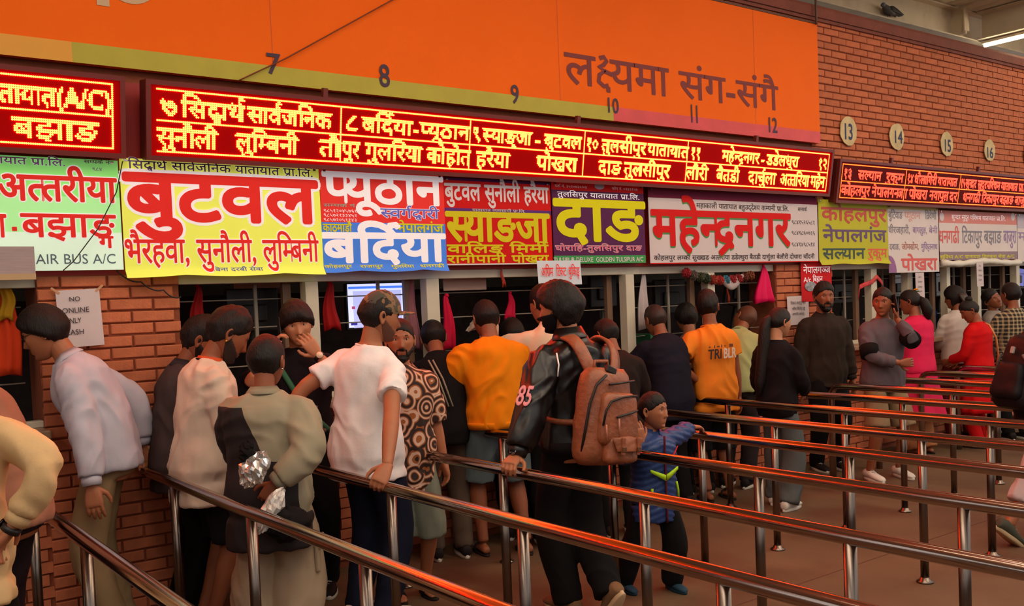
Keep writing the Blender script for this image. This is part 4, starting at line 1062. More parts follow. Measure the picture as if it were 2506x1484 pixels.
                q = MB(); q.tube([A(Vector(p)) for p in ((-.045, .07, -.07), (-.03, .085, -.035), (0, .09, -.022), (.03, .085, -.035), (.045, .07, -.07))], .011*k, 8); q.build('strap', m_, sh, True)
    def child(s, q, nm, m_, parent=None, smooth=True, label=None):
        o = q.build(nm, m_, parent or s.root, smooth)
        if label: o['label'] = label
        return o
    def watch(s, nm, m_, f_m, r=.034, off=0.0):
        E_, W_ = Vector(s.arm[nm][1]), Vector(s.arm[nm][2]); u = (W_-E_).normalized(); W_ = W_+u*off; q = MB(); q.tube([W_-u*.026*s.s, W_-u*.004*s.s], r*s.s, 18); o = q.build('watch', m_, s.root, True)
        nn = Vector(s.palm[nm].get('n', (1 if nm == 'L' else -1, 0, 0))) 
        if s.palm[nm].get('wn'): nn = Matrix.Rotation(R_(s.face), 3, 'Z') @ Vector(s.palm[nm]['wn'])
        nn = -(nn-u*nn.dot(u)).normalized(); c = W_-u*.015*s.s+nn*(r-.002)*s.s; q = MB(); q.tube([c, c+nn*.010*s.s], .019*s.s, 18); q.build('watch_face', f_m, o, True); return o
# ================================================================== QUEUE RAILINGS
RXS = [.83, 1.47, 2.13, 2.76, 3.49, 4.20, 4.87, 5.61, 6.32, 7.0, 7.69, 8.40, 9.06, 9.76, 10.45]
PY = (-.62, -1.62, -2.60, -3.56, -4.52, -5.5)
def railing(i, x):
    yend = -.14 if x < 6.5 else -.56
    r = empty('queue_railing', (x, yend, 0)); nth = ['nearest', 'second', 'third', 'fourth', 'fifth', 'sixth', 'seventh', 'eighth', 'ninth', 'tenth', 'eleventh', 'twelfth', 'thirteenth', 'fourteenth', 'last'][i]
    tag(r, 'polished steel queue railing, %s from the left of the picture' % nth if i not in (0, 14) else ('polished steel queue railing at the lower left corner' if i == 0 else 'polished steel queue railing farthest along the counters'), 'railing', 'queue railings')
    q = MB(); R0 = .0275; zt = .802
    if x > 6.5: pts = [(0, -.0, .0), (0, -.0, .70), (0, -.008, .745), (0, -.03, .78), (0, -.065, .798), (0, -.12, zt)]
    else: pts = [(0, 0, zt), (0, -.1, zt)]
    pts += [(0, -y, zt) for y in (1.0, 2.0, 3.0, 4.0, 5.0, 6.1)]
    q.tube(pts, R0, 24); q.build('handrail', steel, r, True)
    for y in PY:
        if x > 6.5 and y > -.7: continue
        q = MB(); q.tube([(0, y-yend, .0), (0, y-yend, .785)], .0225, 20); p = q.build('post', steel_post, r, True)
        q = MB(); q.lathe([(.001, .001), (.045, .001), (.045, .008), (.030, .014), (.0235, .03), (.0225, .03)], (0, y-yend, 0), 20); q.build('floor_flange', steel_post, p, True)
    return r
for i, x in enumerate(RXS): railing(i, x)
# ================================================================== THE CROWD
def PX(px, d): v = at_depth(px, 760, d); return (v.x, v.y)
RT = .832
def rail_pt(px, py, X, dz=0): v = on_x(px, py, X); return (X, v.y, RT+dz)
white_tee = cloth('white_tee', (236, 230, 230), .8)
denim_d = cloth('dark_denim', (24, 28, 44), .85); black_c = cloth('black_cotton', (15, 11, 12), .9, spec=.2); charc = cloth('charcoal', (50, 42, 42), .85)
khaki = cloth('khaki', (140, 116, 84)); shoe_w = cloth('shoe_white', (206, 200, 190), .6); shoe_d = cloth('shoe_dark', (34, 28, 28), .6); sand_d = cloth('sandal_dark', (40, 32, 30), .7)
WN = (0, 0, -1)
# man in the cap
p = Person(PX(880, 4.90), 72, 1.71, 1.06, lean=5, side=8, head=(34, 4, -4), lod=0, skin=1, al=1.12, label='man in plain white tee and camouflage cap leaning a hand on the railing',
           R={'world': (2.13, on_x(948, 1190, 2.13).y, .862), 'pole': (1, -.6, -.2), 'wd': (-.75, -.25, -.75), 'wn': (-.2, .3, -.9), 'curl': .75}, L={'t': (-.30, -.22, .93), 'pole': (-.6, -1, 0)})
p.hair('crop'); p.beard(.0012, mat('stubble', (98, 60, 44), .9)); p.top('tshirt', white_tee, 'short', hem=.76, ease=.038, fold=.013, flare=.09, seed=3); p.bottom('jeans', denim_d); p.shoes(shoe_w)
def cap(p, m_):
    fn = lambda th, ph: (lambda v: (v[0]*1.12, v[1]*1.12-.0, v[2]*1.14+.004) if v[2] > .036-.012*math.cos(ph) else (v[0]*1.0, v[1]*.98, v[2]*.9))(skull(th, ph))
    v, f = uvgrid(lambda th, ph: (lambda a: a)(fn(th, ph)), 48, 24, .03, 1.62); q = MB(); q.add([p.H(*a) for a in v], f); c = p.add('cap', q, m_)
    q = MB(); rings = []
    for t in range(7):
        u = t/6; rings.append([p.H(.070*math.sin(a)*(1-.25*u*u), .085+.085*u*(math.cos(a)**.8 if math.cos(a) > 0 else 0)+.015*(math.cos(a)-1), .048+.006*u-.022*abs(math.sin(a))**2+z_) for a, z_ in [(-1.25+2.5*i/14, 0) for i in range(15)]+[(1.25-2.5*i/14, -.005) for i in range(15)]])
    q.loft(rings); q.build('brim', m_, c, True)
    q = MB(); q.ell(p.H(0, -.0, .135), (.008, .008, .004)); q.build('cap_button', m_, c, True); return c
def camo_mat():
    m = mat('cap_camo', (104, 84, 66), .85); nt = m.node_tree; N = nt.nodes; L = nt.links
    tc = N.new('ShaderNodeTexCoord'); n = N.new('ShaderNodeTexNoise'); n.inputs['Scale'].default_value = 14; L.new(tc.outputs['Object'], n.inputs['Vector'])
    r = N.new('ShaderNodeValToRGB'); r.color_ramp.interpolation = 'CONSTANT'; e = r.color_ramp.elements
    e[0].color = (*lin((74, 70, 60)), 1); e[1].position = .47; e[1].color = (*lin((128, 96, 66)), 1)
    x = r.color_ramp.elements.new(.56); x.color = (*lin((60, 50, 46)), 1); x = r.color_ramp.elements.new(.63); x.color = (*lin((136, 92, 84)), 1)
    L.new(n.outputs[0], r.inputs[0]); L.new(r.outputs[0], N['Principled BSDF'].inputs['Base Color']); return m
cap(p, camo_mat())
# cream sleeve, lower left
p = Person((.40, -1.66), 20, 1.60, 1.06, lod=1, skin=1, label='person in cream long sleeves and big black watch at the left picture edge', lean=10,
           R={'world': tuple(at_depth(34, 1285, 3.25)), 'pole': (1, -.5, .1), 'n': (-.3, 0, -1), 'fine': True}, L={'t': (-.3, .3, .9)}, head=(-20, 10, 0))
p.hair('short'); o = p.top('shirt', cloth('cream_shirt', (206, 172, 126)), 'long', ease=.035, fold=.014, hem=.72); p.bottom('trousers', black_c); p.shoes(shoe_d); p.watch('R', black_pl, mat('watch_glass', (50, 44, 44), .1, 1.0), .036, .03)
# hunched back in pinkish brown
p = Person((.64, -1.22), -58, 1.68, 1.1, lod=1, lean=30, head=(0, 10, 0), label='person bending to the counter in a pinkish brown shirt, far left', L={'t': (-.2, .4, .95)}, R={'t': (.2, .4, 1.0)})
p.hair('short', seed=2); p.top('shirt', cloth('pinkish_brown', (150, 104, 84)), 'long', hem=.86, ease=.035, fold=.012); p.bottom('trousers', cloth('plum_black', (40, 28, 32))); p.shoes(shoe_d)
# light shirt man with glasses leaning into the first counter
p = Person(PX(246, 4.80), -66, 1.76, .98, lean=30, head=(-4, -8, 0), lod=0, skin=1, label='man in pale blue grey shirt, khaki trousers and glasses leaning to the counter', L={'t': (-.27, .03, .79), 'pole': (-.3, -1, 0), 'curl': .3}, R={'t': (.26, -.12, .92), 'pole': (.4, -1, 0)})
p.hair('bowl', seed=5); sm_ = cloth('pale_shirt', (184, 182, 196)); o = p.top('shirt', sm_, 'long', hem=.86, ease=.038, fold=.015, flare=.03, sl_r=1.12, seed=8); p.collar(sm_, o, .03); p.bottom('trousers', khaki, fold=.008); p.shoes(shoe_d)
q = MB(); s_ = p.root
p.torso(q, .022, .955, .985); p.child(q, 'belt', black_pl)
q = MB()
for sd in (-1, 1):
    ring = [p.H(sd*(.031+.019*math.cos(a)), .093-.010*abs(math.cos(a)), .010+.015*math.sin(a)) for a in [2*math.pi*i/18 for i in range(19)]]; q.tube(ring, .0016, 6)
    q.tube([p.H(sd*.050, .085, .014), p.H(sd*.072, .05, .014), p.H(sd*.080, -.01, .012)], .0016, 6)
q.tube([p.H(-.012, .096, .012), p.H(.012, .096, .012)], .0016, 6); p.child(q, 'glasses', black_pl)
# bearded man in dark grey polo
p = Person(PX(412, 5.14), 100, 1.62, 1.08, hs=1.14, lean=14, head=(14, 16, 0), lod=0, skin=0, label='bearded man in dark grey collared shirt beside the left brick pillar', L={'t': (-.2, .22, .88)}, R={'t': (.25, .18, .82)})
p.hair('fade', seed=3); p.beard(.010); gm_ = cloth('grey_polo', (72, 60, 60)); o = p.top('polo_shirt', gm_, 'elbow', hem=.74, ease=.035, fold=.012, belly=.03); p.collar(cloth('polo_rib', (54, 48, 52)), o, .04, .072); p.bottom('trousers', black_c); p.shoes(shoe_d)
# man with gold earring
p = Person(PX(478, 4.9), 98, 1.66, 1.12, hs=1.16, lean=12, head=(4, 22, 0), lod=0, skin=0, label='man with gold earring in an off-white loose tee and black shorts', L={'t': (-.18, .26, .92)}, R={'t': (.16, .30, .95), 'pole': (.5, -1, -.1)})
p.hair('fade', seed=4); p.beard(.003, mat('beard_brown', (44, 26, 20), .8)); ow_ = cloth('offwhite_tee', (212, 190, 172)); o = p.top('tshirt', ow_, 'elbow', hem=.70, ease=.045, fold=.016, flare=.10, belly=.05, seed=12, col=cloth('neck_black', (30, 26, 30))); p.bottom('shorts', black_c, .56, wide=.02); p.shoes(sand_d, kind='sandal')
q = MB(); p.torso(q, .004, 1.432, 1.462); p.child(q, 'undershirt', cloth('orange_under', (200, 80, 44)))
q = MB(); q.ell(p.H(.083, -.004, -.034), (.006, .006, .006)); p.child(q, 'earring', mat('gold', (230, 180, 60), .25, 1.0))
# youth with the vest
p = Person(PX(636, 4.42), 42, 1.50, 1.14, hs=1.14, lean=2, head=(8, 8, 0), lod=0, skin=0, label='youth in black and grey green block jacket and stone cargo trousers, back to us', L={'t': (-.14, .34, 1.0)}, R={'t': (.10, -.20, .985), 'pole': (1, -.25, 0), 'd': (-.5, -.1, -.8), 'n': (-.3, 1, 0), 'curl': .9})
p.hair('crop', seed=6); gg_ = cloth('grey_green', (140, 132, 112)); BM = 1; o = p.top('jacket', gg_, 'long', hem=.62, ease=.07, fold=.012, sl_r=1.15, neck=False); p.collar(gg_, o, .035, .076)
def block_mat(s_):
    m = mat('cloth_block', (140, 132, 112), .8); nt = m.node_tree; N = nt.nodes; L = nt.links; tc = N.new('ShaderNodeTexCoord'); sx = N.new('ShaderNodeSeparateXYZ'); L.new(tc.outputs['Object'], sx.inputs[0])
    def mt(op, a, b): 
        n = N.new('ShaderNodeMath'); n.operation = op
        for i, v in enumerate((a, b)):
            if hasattr(v, 'node'): L.new(v, n.inputs[i])
            else: n.inputs[i].default_value = v
        return n.outputs[0]
    X, Z = sx.outputs[0], sx.outputs[2]
    zb = mt('MAXIMUM', mt('MINIMUM', mt('SUBTRACT', 1.20*s_, mt('MULTIPLY', X, 2.3)), 1.375*s_), mt('ADD', 1.10*s_, mt('MULTIPLY', X, -.1)))
    k = mt('MULTIPLY', mt('MULTIPLY', mt('LESS_THAN', Z, zb), mt('GREATER_THAN', sx.outputs[1], -.195*s_)), mt('MAXIMUM', mt('LESS_THAN', X, .192*s_), mt('LESS_THAN', Z, .80*s_)))
    mx = N.new('ShaderNodeMix'); mx.data_type = 'RGBA'; L.new(k, mx.inputs[0]); mx.inputs[6].default_value = (*lin((150, 140, 116)), 1); mx.inputs[7].default_value = (*lin((28, 18, 20)), 1); L.new(mx.outputs[2], N['Principled BSDF'].inputs['Base Color']); return m
st_ = cloth('stone_cargo', (156, 136, 112)); o.data.materials.clear(); o.data.materials.append(block_mat(p.s)); b_ = p.bottom('cargo_trousers', st_, fold=.016, wide=.045, ease=.045)
g = p.leg['R']; k1 = Vector(g[1]); q = MB(); q.box(k1+Vector((.10, -.03, .06)), (.025, .14, .15), rz=.2); bevel(q.build('cargo_pocket', st_, b_), .01); q = MB(); q.box(k1+Vector((.118, -.03, .12)), (.016, .15, .05), rz=.2); bevel(q.build('pocket_flap', st_, b_), .008)
p.shoes(shoe_d)
q = MB(); q.ell(p.H(.082, -.004, -.036), (.005, .005, .005)); p.child(q, 'earring', mat('silver', (210, 200, 190), .25, 1.0))
hp = p.root.matrix_world
def w_of(p, v): M = Matrix.Rotation(-R_(p.face), 3, 'Z'); r = M @ Vector(v); return Vector((r.x+p.pos[0], r.y+p.pos[1], r.z))
# wrapped bouquet and black cap in his hand
wc = w_of(p, p.arm['R'][2]+Vector((-.03, -.09, .0)))
r = empty('wrapped_bouquet', wc); tag(r, 'crumpled clear plastic wrapped bundle in the hand of the youth in the block jacket', 'bundle')
def crumple(n, R0, H0, seed):
    def fn(th, ph):
        rr = R0*(1+.5*noise.noise(Vector((math.cos(ph)*2, math.sin(ph)*2, th*3+seed)))); return (rr*math.sin(th)*math.cos(ph), rr*math.sin(th)*math.sin(ph), H0*math.cos(th)*(1+.3*noise.noise(Vector((ph*2, th*3, seed)))))
    return uvgrid(fn, 22, 16)
v, f = crumple(0, .055, .08, 1.0); q = MB(); M_ = Matrix.Rotation(.6, 3, 'Y'); q.add([M_ @ Vector(a)+Vector((-.03, -.02, .09)) for a in v], f); q.build('plastic_wrap', mat('foil_plastic', (206, 206, 204), .12, .75), r)
v, f = crumple(0, .04, .10, 4.0); q = MB(); q.add([M_ @ Vector(a)+Vector((.03, -.03, -.10)) for a in v], f); q.build('paper_wrap', mat('foil_paper', (196, 190, 184), .3, .2), r)
v, f = crumple(0, .035, .05, 7.0); q = MB(); q.add([Vector(a)+Vector((-.05, .01, .16)) for a in v], f); q.build('dark_bow', black_c, r)
v, f = crumple(0, .10, .075, 9.0); q = MB(); q.add([Vector(a) for a in v], f); o = q.build('folded_bag', black_c, None, True); o.location = wc+Vector((.10, -.03, -.17)); tag(o, 'bunched black cloth bag hanging from the hand of the youth in the block jacket', 'bag')
# youth on the phone
p = Person(PX(728, 5.45), 205, 1.68, .98, lean=0, head=(-6, 14, 6), lod=0, skin=3, label='youth with bowl haircut in black printed tee, phone at his ear',
           R={'t': (.13, .12, 1.43), 'pole': (1, .2, -1.2), 'd': (-.15, .15, 1), 'n': (-1, .1, 0), 'curl': .8}, L={'t': (-.10, .17, 1.41), 'pole': (-1, .2, -1.2), 'd': (.55, .1, .85), 'n': (.3, -1, 0), 'curl': .35})
p.hair('mop', seed=9); bt_ = cloth('black_print_tee', (30, 22, 26)); o = p.top('tshirt', bt_, 'elbow', hem=.80, ease=.035, fold=.012); p.bottom('trousers', black_c); p.shoes(shoe_d)
q = MB(); q.tube([p.TP(Vector(a)) for a in ((.15, .03, 1.43), (.11, .13, 1.34), (.02, .168, 1.18), (-.10, .165, 1.02), (-.19, .10, .92))], .016, 6); p.child(q, 'sling_strap', cloth('green_strap', (60, 106, 78)))
q = MB(); pr_ = [( .04, 1.14, .035), (-.06, 1.10, .03), (0, 1.02, .045), (.08, 1.0, .03), (-.09, .98, .035), (.0, 1.22, .02)]
for i, (x, z, r0) in enumerate(pr_):
    n = 14; q.loft([[p.TP(Vector((x+r0*math.cos(a)*(1+.3*math.sin(3*a+i)), .150+dy, z+r0*.8*math.sin(a)*(1+.25*math.cos(5*a))))) for a in [2*math.pi*j/n for j in range(n)]] for dy in (.0, .012)])
p.child(q, 'shirt_print', cloth('print_grey', (112, 92, 88)))
p.watch('L', black_pl, mat('watch_dial', (226, 206, 180), .2), .033)
ph = w_of(p, p.H(.098, .03, -.02)); q = MB(); q.box((0, 0, 0), (.009, .07, .15)); o = q.build('phone', black_pl, None); bevel(o, .004); o.location = ph; o.rotation_euler = (R_(20), 0, -R_(p.face)+.2); tag(o, 'black phone held at the ear of the bowl haired youth', 'phone')
# patterned shirt man
def swirl_mat(name, c0, c1, c2, sc=9):
    m = mat(name, c0, .8); nt = m.node_tree; N = nt.nodes; L = nt.links
    tc = N.new('ShaderNodeTexCoord'); v = N.new('ShaderNodeTexVoronoi'); v.inputs['Scale'].default_value = sc; L.new(tc.outputs['Object'], v.inputs['Vector'])
    mm = N.new('ShaderNodeMath'); mm.operation = 'MULTIPLY'; mm.inputs[1].default_value = 26; L.new(v.outputs['Distance'], mm.inputs[0]); sn = N.new('ShaderNodeMath'); sn.operation = 'SINE'; L.new(mm.outputs[0], sn.inputs[0])
    r = N.new('ShaderNodeValToRGB'); r.color_ramp.interpolation = 'CONSTANT'; e = r.color_ramp.elements; e[0].color = (*lin(c1), 1); e[1].position = .35; e[1].color = (*lin(c0), 1); x = e.new(.80); x.color = (*lin(c2), 1)
    mr = N.new('ShaderNodeMapRange'); mr.inputs[1].default_value = -1; L.new(sn.outputs[0], mr.inputs[0]); L.new(mr.outputs[0], r.inputs[0]); L.new(r.outputs[0], N['Principled BSDF'].inputs['Base Color']); return m
p = Person(PX(975, 5.30), 192, 1.55, 1.04, lean=0, head=(14, 2, 0), lod=0, skin=1, label='bearded man in brown swirl patterned shirt facing out beside the white tee', R={'t': (.24, .05, .80)}, L={'t': (-.24, .05, .80)})
p.hair('crop', seed=11); p.beard(.009); o = p.top('patterned_shirt', swirl_mat('cloth_swirl', (150, 84, 34), (44, 24, 22), (206, 170, 150)), 'elbow', hem=.66, ease=.045, fold=.012, sl_r=1.15); p.collar(swirl_mat('cloth_swirl', (1, 1, 1), (1, 1, 1), (1, 1, 1)) if False else _MC['cloth_swirl'], o, .03); p.bottom('shorts', cloth('sage_shorts', (120, 124, 110)), .62, wide=.02); p.shoes(sand_d, kind='sandal')
# dark jacket with stripes bent at the counter
p = Person(PX(1075, 6.1), 20, 1.58, 1.0, lean=26, lod=1, skin=0, label='dark haired person in black striped jacket bending at the third counter', L={'t': (-.2, .5, 1.1)}, R={'t': (.2, .5, 1.1)}, head=(10, 10, 0))
p.hair('short', seed=12); p.top('jacket', black_c, 'long', hem=.80, ease=.03); p.bottom('trousers', cloth('brown_dim', (80, 66, 56))); p.shoes(shoe_d)
q = MB()
for t in (0, .03): q.tube([p.TP(Vector(a)) for a in ((-.10+t, -.165, 1.34), (-.05+t, -.172, 1.2), (.0+t, -.165, 1.05))], .006, 6)
p.child(q, 'jacket_stripe', cloth('stripe_grey', (150, 138, 120)))
# mustard sweater
p = Person(PX(1205, 6.15), 18, 1.66, 1.20, lean=14, head=(-4, 6, 0), lod=0, skin=0, label='broad man in mustard orange sweater and denim shorts, back to the hall', L={'t': (-.17, .30, 1.0), 'pole': (-1.2, -.8, 0)}, R={'t': (.17, .30, 1.0), 'pole': (1.2, -.8, 0)}, fL=(-.02, .05), fR=(.05, -.05))
p.hair('crop', seed=13); ms_ = cloth('mustard', (226, 128, 14), .9); o = p.top('sweater', ms_, 'long', hem=.86, ease=.045, fold=.016, flare=.02, sl_r=1.2, seed=21); q = MB(); p.torso(q, .036, .855, .90, .0); q2 = p.child(q, 'waist_rib', ms_, o); p.bottom('shorts', cloth('denim_light', (92, 104, 108)), .55, ease=.035, wide=.02); p.shoes(sand_d, kind='sandal')
# short haired person in black behind
p = Person(PX(1256, 6.55), 30, 1.52, 1.0, lean=12, lod=1, skin=0, label='short person in black between the mustard sweater and the raised arm', L={'t': (-.2, .4, 1.05)}, R={'t': (.2, .4, 1.05)})
p.hair('long', seed=14); p.top('jacket', black_c, 'long', ease=.04); p.bottom('trousers', black_c); p.shoes(shoe_d)
# cream shirt, raised hand
p = Person(PX(1352, 6.32), 15, 1.74, 1.05, lean=10, head=(-16, 8, 0), lod=1, skin=1, label='man in cream shirt lifting folded paper toward the counter', L={'t': (-.30, .32, 1.50), 'pole': (-1, -.2, -1), 'fine': True, 'd': (-.6, .4, .4), 'n': (0, 0, -1), 'curl': .7}, R={'t': (.25, .3, 1.0)})
p.hair('short', seed=15); cs_ = cloth('cream_cotton', (206, 186, 160)); o = p.top('shirt', cs_, 'long', ease=.035, fold=.012); p.collar(cs_, o); p.bottom('trousers', black_c); p.shoes(shoe_d)
wp_ = w_of(p, p.arm['L'][2]+Vector((-.08, .05, -.02))); v, f = crumple(0, .06, .10, 3.3); q = MB(); M_ = Matrix.Rotation(1.0, 3, 'Y'); q.add([M_ @ Vector((a[0]*.4, a[1], a[2])) for a in v], f); o = q.build('folded_paper', mat('newsprint', (176, 160, 140), .8, var=.3, vscale=30)); o.location = wp_; tag(o, 'folded printed paper in the raised hand of the cream shirted man', 'paper')
# backpack man
p = Person(PX(1398, 4.92), 4, 1.71, 1.04, lean=3, side=-3, head=(-42, 6, 0), lod=0, skin=1, label='tall man in black leather jacket and dark mask carrying the brown backpack',
           L={'world': (2.76, on_x(1262, 1145, 2.76).y, .868), 'pole': (-.25, -1, .1), 'wd': (-.85, -.5, -.25), 'wn': (0, .1, -1), 'curl': .8}, R={'t': (.20, .26, .98), 'pole': (1, -.8, 0)}, fL=(.02, .03), fR=(-.07, -.17, .06, 52))
p.hair('swept', seed=16); lj = mat('jacket_leather', (15, 11, 11), .38, var=.2, bump=.12, bscale=14); o = p.top('leather_jacket', lj, 'long', hem=.88, ease=.052, fold=.016, flare=-.0, sl_r=1.25, seed=31); p.collar(lj, o, .055, .078, .4); q = MB(); p.torso(q, .040, .855, .915); p.child(q, 'waistband', cloth('rib_black', (24, 20, 22)), o)
p.bottom('trousers', black_c, wide=.012); p.shoes(cloth('shoe_tan', (120, 88, 62)), mat('sole_cream', (196, 166, 128), .7))
q = MB()
for a, b in ((((-.170, -.128, 1.375)), ((-.195, -.150, 1.26))), (((.150, -.130, 1.385)), ((.205, -.135, 1.27)))):
    A_, B_ = Vector(a), Vector(b); mid = (A_+B_)/2+Vector((0, -.014, 0)); q.tube([p.TP(A_), p.TP(mid), p.TP(B_)], .004, 6)
p.child(q, 'piping', mat('piping_white', (236, 232, 230), .4), o)
E_ = Vector(p.arm['L'][1]); S__ = Vector(p.arm['L'][0]); u_ = (E_-S__).normalized(); c_ = S__.lerp(E_, .92); out_ = Vector((-1, -.55, 0)); out_ = (out_-u_*out_.dot(u_)).normalized(); sd_ = u_.cross(out_)
V, Fc, ww = shape('85', 0); q = MB()
for i in range(2):
    q.add([c_+out_*(.100+.001*i)+sd_*(-1)*((x-ww/2)*.085+.002*i)*(1)+u_*(-(y-.35)*.15) for x, y in V], Fc)
for off in ((.012, 0), (-.012, 0), (0, .012), (0, -.012)):
    q.add([c_+out_*.0995+sd_*(-1)*((x+off[0]*2-ww/2)*.085)+u_*(-(y+off[1]*2-.35)*.15) for x, y in V], Fc)
p.child(q, 'sleeve_number', mat('patch_pink', (226, 150, 158), .6), o, False)
q = MB(); v, f = uvgrid(lambda th, ph: (lambda a: (a[0]*1.06, a[1]*1.08+.002, a[2]) if (math.cos(ph) > .0 and -.125 < a[2] < -.022) else (a[0]*.93, a[1]*.93, a[2]*.98))(skull(th, ph)), 48, 40, 1.2, math.pi-.05); q.add([p.H(*a) for a in v], f); p.child(q, 'face_mask', cloth('mask_black', (22, 20, 22)))
q = MB(); q.tube([p.H(-.066, .055, -.035), p.H(-.078, .02, -.012), p.H(-.082, -.004, .012)], .0012, 5); p.child(q, 'mask_loop', black_pl)
p.watch('L', black_pl, mat('watch_steel', (150, 150, 160), .2, 1.0), .036)
# the backpack
bl = mat('pack_leather', (140, 76, 46), .45, var=.22, vscale=9, bump=.3, bscale=30); bz = mat('pack_zip', (26, 20, 18), .5)
PB = p
bp_ = empty('backpack', w_of(p, (-.035, -.275, .0)), -R_(p.face)+R_(10)); bp_.location.z = 1.05; bp_.rotation_euler[1] = R_(7); tag(bp_, 'brown leather backpack with front flap pocket on the jacketed man', 'backpack')
def pack_block(nm, c, hw, hd, hh, m_, parent, taper=.12, puff=2.6, n=36, seed=0, vox=None):
    q = MB(); rings = []
    for i in range(15):
        t = -1+2*i/14; e = (1-abs(t)**4.5)**(1/3.0) if abs(t) < 1 else .0; e = max(e, .25); w_ = hw*(1-taper*t)*(.72+.28*e) ; d_ = hd*(.45+.55*e)*(1-.12*t)
        rings.append([Vector((c[0]+w_*math.copysign(abs(math.cos(a))**(2/3.4), math.cos(a)), c[1]+d_*math.copysign(abs(math.sin(a))**(2/puff), math.sin(a)), c[2]+hh*t)) for a in [2*math.pi*j/n for j in range(n)]])
    q.loft(rings); me = q.mesh(nm)
    for v in me.vertices: v.co += v.normal*.006*noise.noise(v.co*14+Vector((seed, 0, 0)))
    o = link(nm, me, m_, parent, True); return o
main = pack_block('main_compartment', (0, 0, 0), .165, .085, .235, bl, bp_, .10)
fp = pack_block('front_pocket', (.01, -.085, -.01), .130, .045, .125, bl, bp_, .10, seed=3)
lp = pack_block('flap_pocket', (.015, -.105, -.155), .105, .045, .065, bl, bp_, .05, seed=5)
q = MB(); q.loft([[Vector((.015+x*(1-.08*i), -.152-.004*i-(.012 if abs(x) < .1 else 0), -.095-.022*i)) for x in (-.112, -.06, 0, .06, .112)]+[Vector((.015+x*(1-.08*i), -.145-.004*i, -.095-.022*i)) for x in (.112, .06, 0, -.06, -.112)] for i in range(4)]); bevel(q.build('flap', bl, lp, True), .004)
for x in (-.04, .07):
    q = MB(); q.box((x, -.172, -.135), (.022, .012, .085)); o = bevel(q.build('flap_strap', bl, lp), .004); q = MB(); q.box((x, -.179, -.15), (.03, .006, .024)); bevel(q.build('buckle', mat('buckle_brass', (120, 84, 60), .35, .8), o), .002)
def zip_line(pts, parent, r=.0055): q = MB(); q.tube(pts, r, 8); q.build('zip', bz, parent, True)
zip_line([(-.165, -.02, -.17), (-.170, -.045, -.05), (-.160, -.055, .06), (-.13, -.065, .15), (-.08, -.082, .20)], main, .007); zip_line([(-.06, -.085, .155), (.0, -.092, .162), (.07, -.09, .172), (.13, -.078, .178)], main)
zip_line([(-.118, -.108, -.04), (-.115, -.120, .03), (-.085, -.125, .075), (-.02, -.132, .095), (.06, -.130, .105), (.12, -.11, .105)], fp); zip_line([(-.05, -.135, .0), (.0, -.138, .012), (.06, -.134, .024), (.12, -.115, .034)], fp)
for a, b in (((-.115, -.125, -.035), .075), ((-.045, -.142, -.005), .085)):
    q = MB(); q.tube([a, (a[0]+.003, a[1]-.006, a[2]-b)], .0045, 8); q.build('zip_pull', mat('pull_tan', (170, 104, 80), .5), fp, True)
q = MB(); q.box((-.02, -.05, .225), (.07, .03, .035), rot=Matrix.Rotation(.3, 3, 'Y')); bevel(q.build('buckle_tab', bz, main), .006)
q = MB(); q.tube([(-.05, .03, .225), (-.045, .03, .265), (.045, .03, .27), (.05, .03, .225)], .009, 8); q.build('carry_handle', bl, main, True)
for sd in (-1, 1):
    q = MB(); rr = []
    loc = lambda v: (Matrix.Rotation(R_(-10), 3, 'Z') @ (Vector(v)-Vector((-.035, -.275, 1.05))))
    path = [(sd*.05+.0, -.225, 1.235), (sd*.085-.0, -.205, 1.30), (sd*.108, -.165, 1.385), (sd*.115, -.095, 1.438), (sd*.118, -.01, 1.448), (sd*.13, .085, 1.395), (sd*.14, .145, 1.30), (sd*.15, .155, 1.15), (sd*.172, .08, 1.04), (sd*.172, -.06, 1.0), (sd*.05, -.25, 1.02)]
    P_ = [Vector(a)*p.s if a[2] > 1.2 else Vector(a) for a in path]; sm_pts = []
    for i in range(len(P_)-1):
        for k in range(4): sm_pts.append(P_[i].lerp(P_[i+1], k/4))
    for _ in range(3): sm_pts = [sm_pts[0]]+[(sm_pts[i-1]+sm_pts[i]*2+sm_pts[i+1])/4 for i in range(1, len(sm_pts)-1)]+[sm_pts[-1]]
    for i, a in enumerate(sm_pts):
        t = (sm_pts[min(i+1, len(sm_pts)-1)]-sm_pts[max(0, i-1)]).normalized(); c0 = Vector((0, .0, 1.2)); on = (a-c0); on = (on-t*on.dot(t)).normalized(); sdv = t.cross(on)
        W_ = .034 if i < 26 else .016
        rr.append([loc(a+sdv*W_*x+on*y) for x, y in ((-1, 0), (-.9, .011), (0, .015), (.9, .011), (1, 0), (.9, -.006), (-.9, -.006))])
    q.loft(rr); q.build('shoulder_strap', bl, bp_, True)
# dark jacket behind the backpack
p = Person(PX(1500, 6.5), 30, 1.50, 1.1, lean=10, lod=1, skin=0, label='person in dark brown jacket mostly hidden behind the backpack man', L={'t': (-.2, .35, 1.0)}, R={'t': (.2, .35, 1.0)}, head=(-30, 25, 0))
p.hair('short', seed=17); p.top('jacket', cloth('brown_black', (40, 28, 26)), 'long', ease=.045); p.bottom('trousers', black_c); p.shoes(shoe_d)
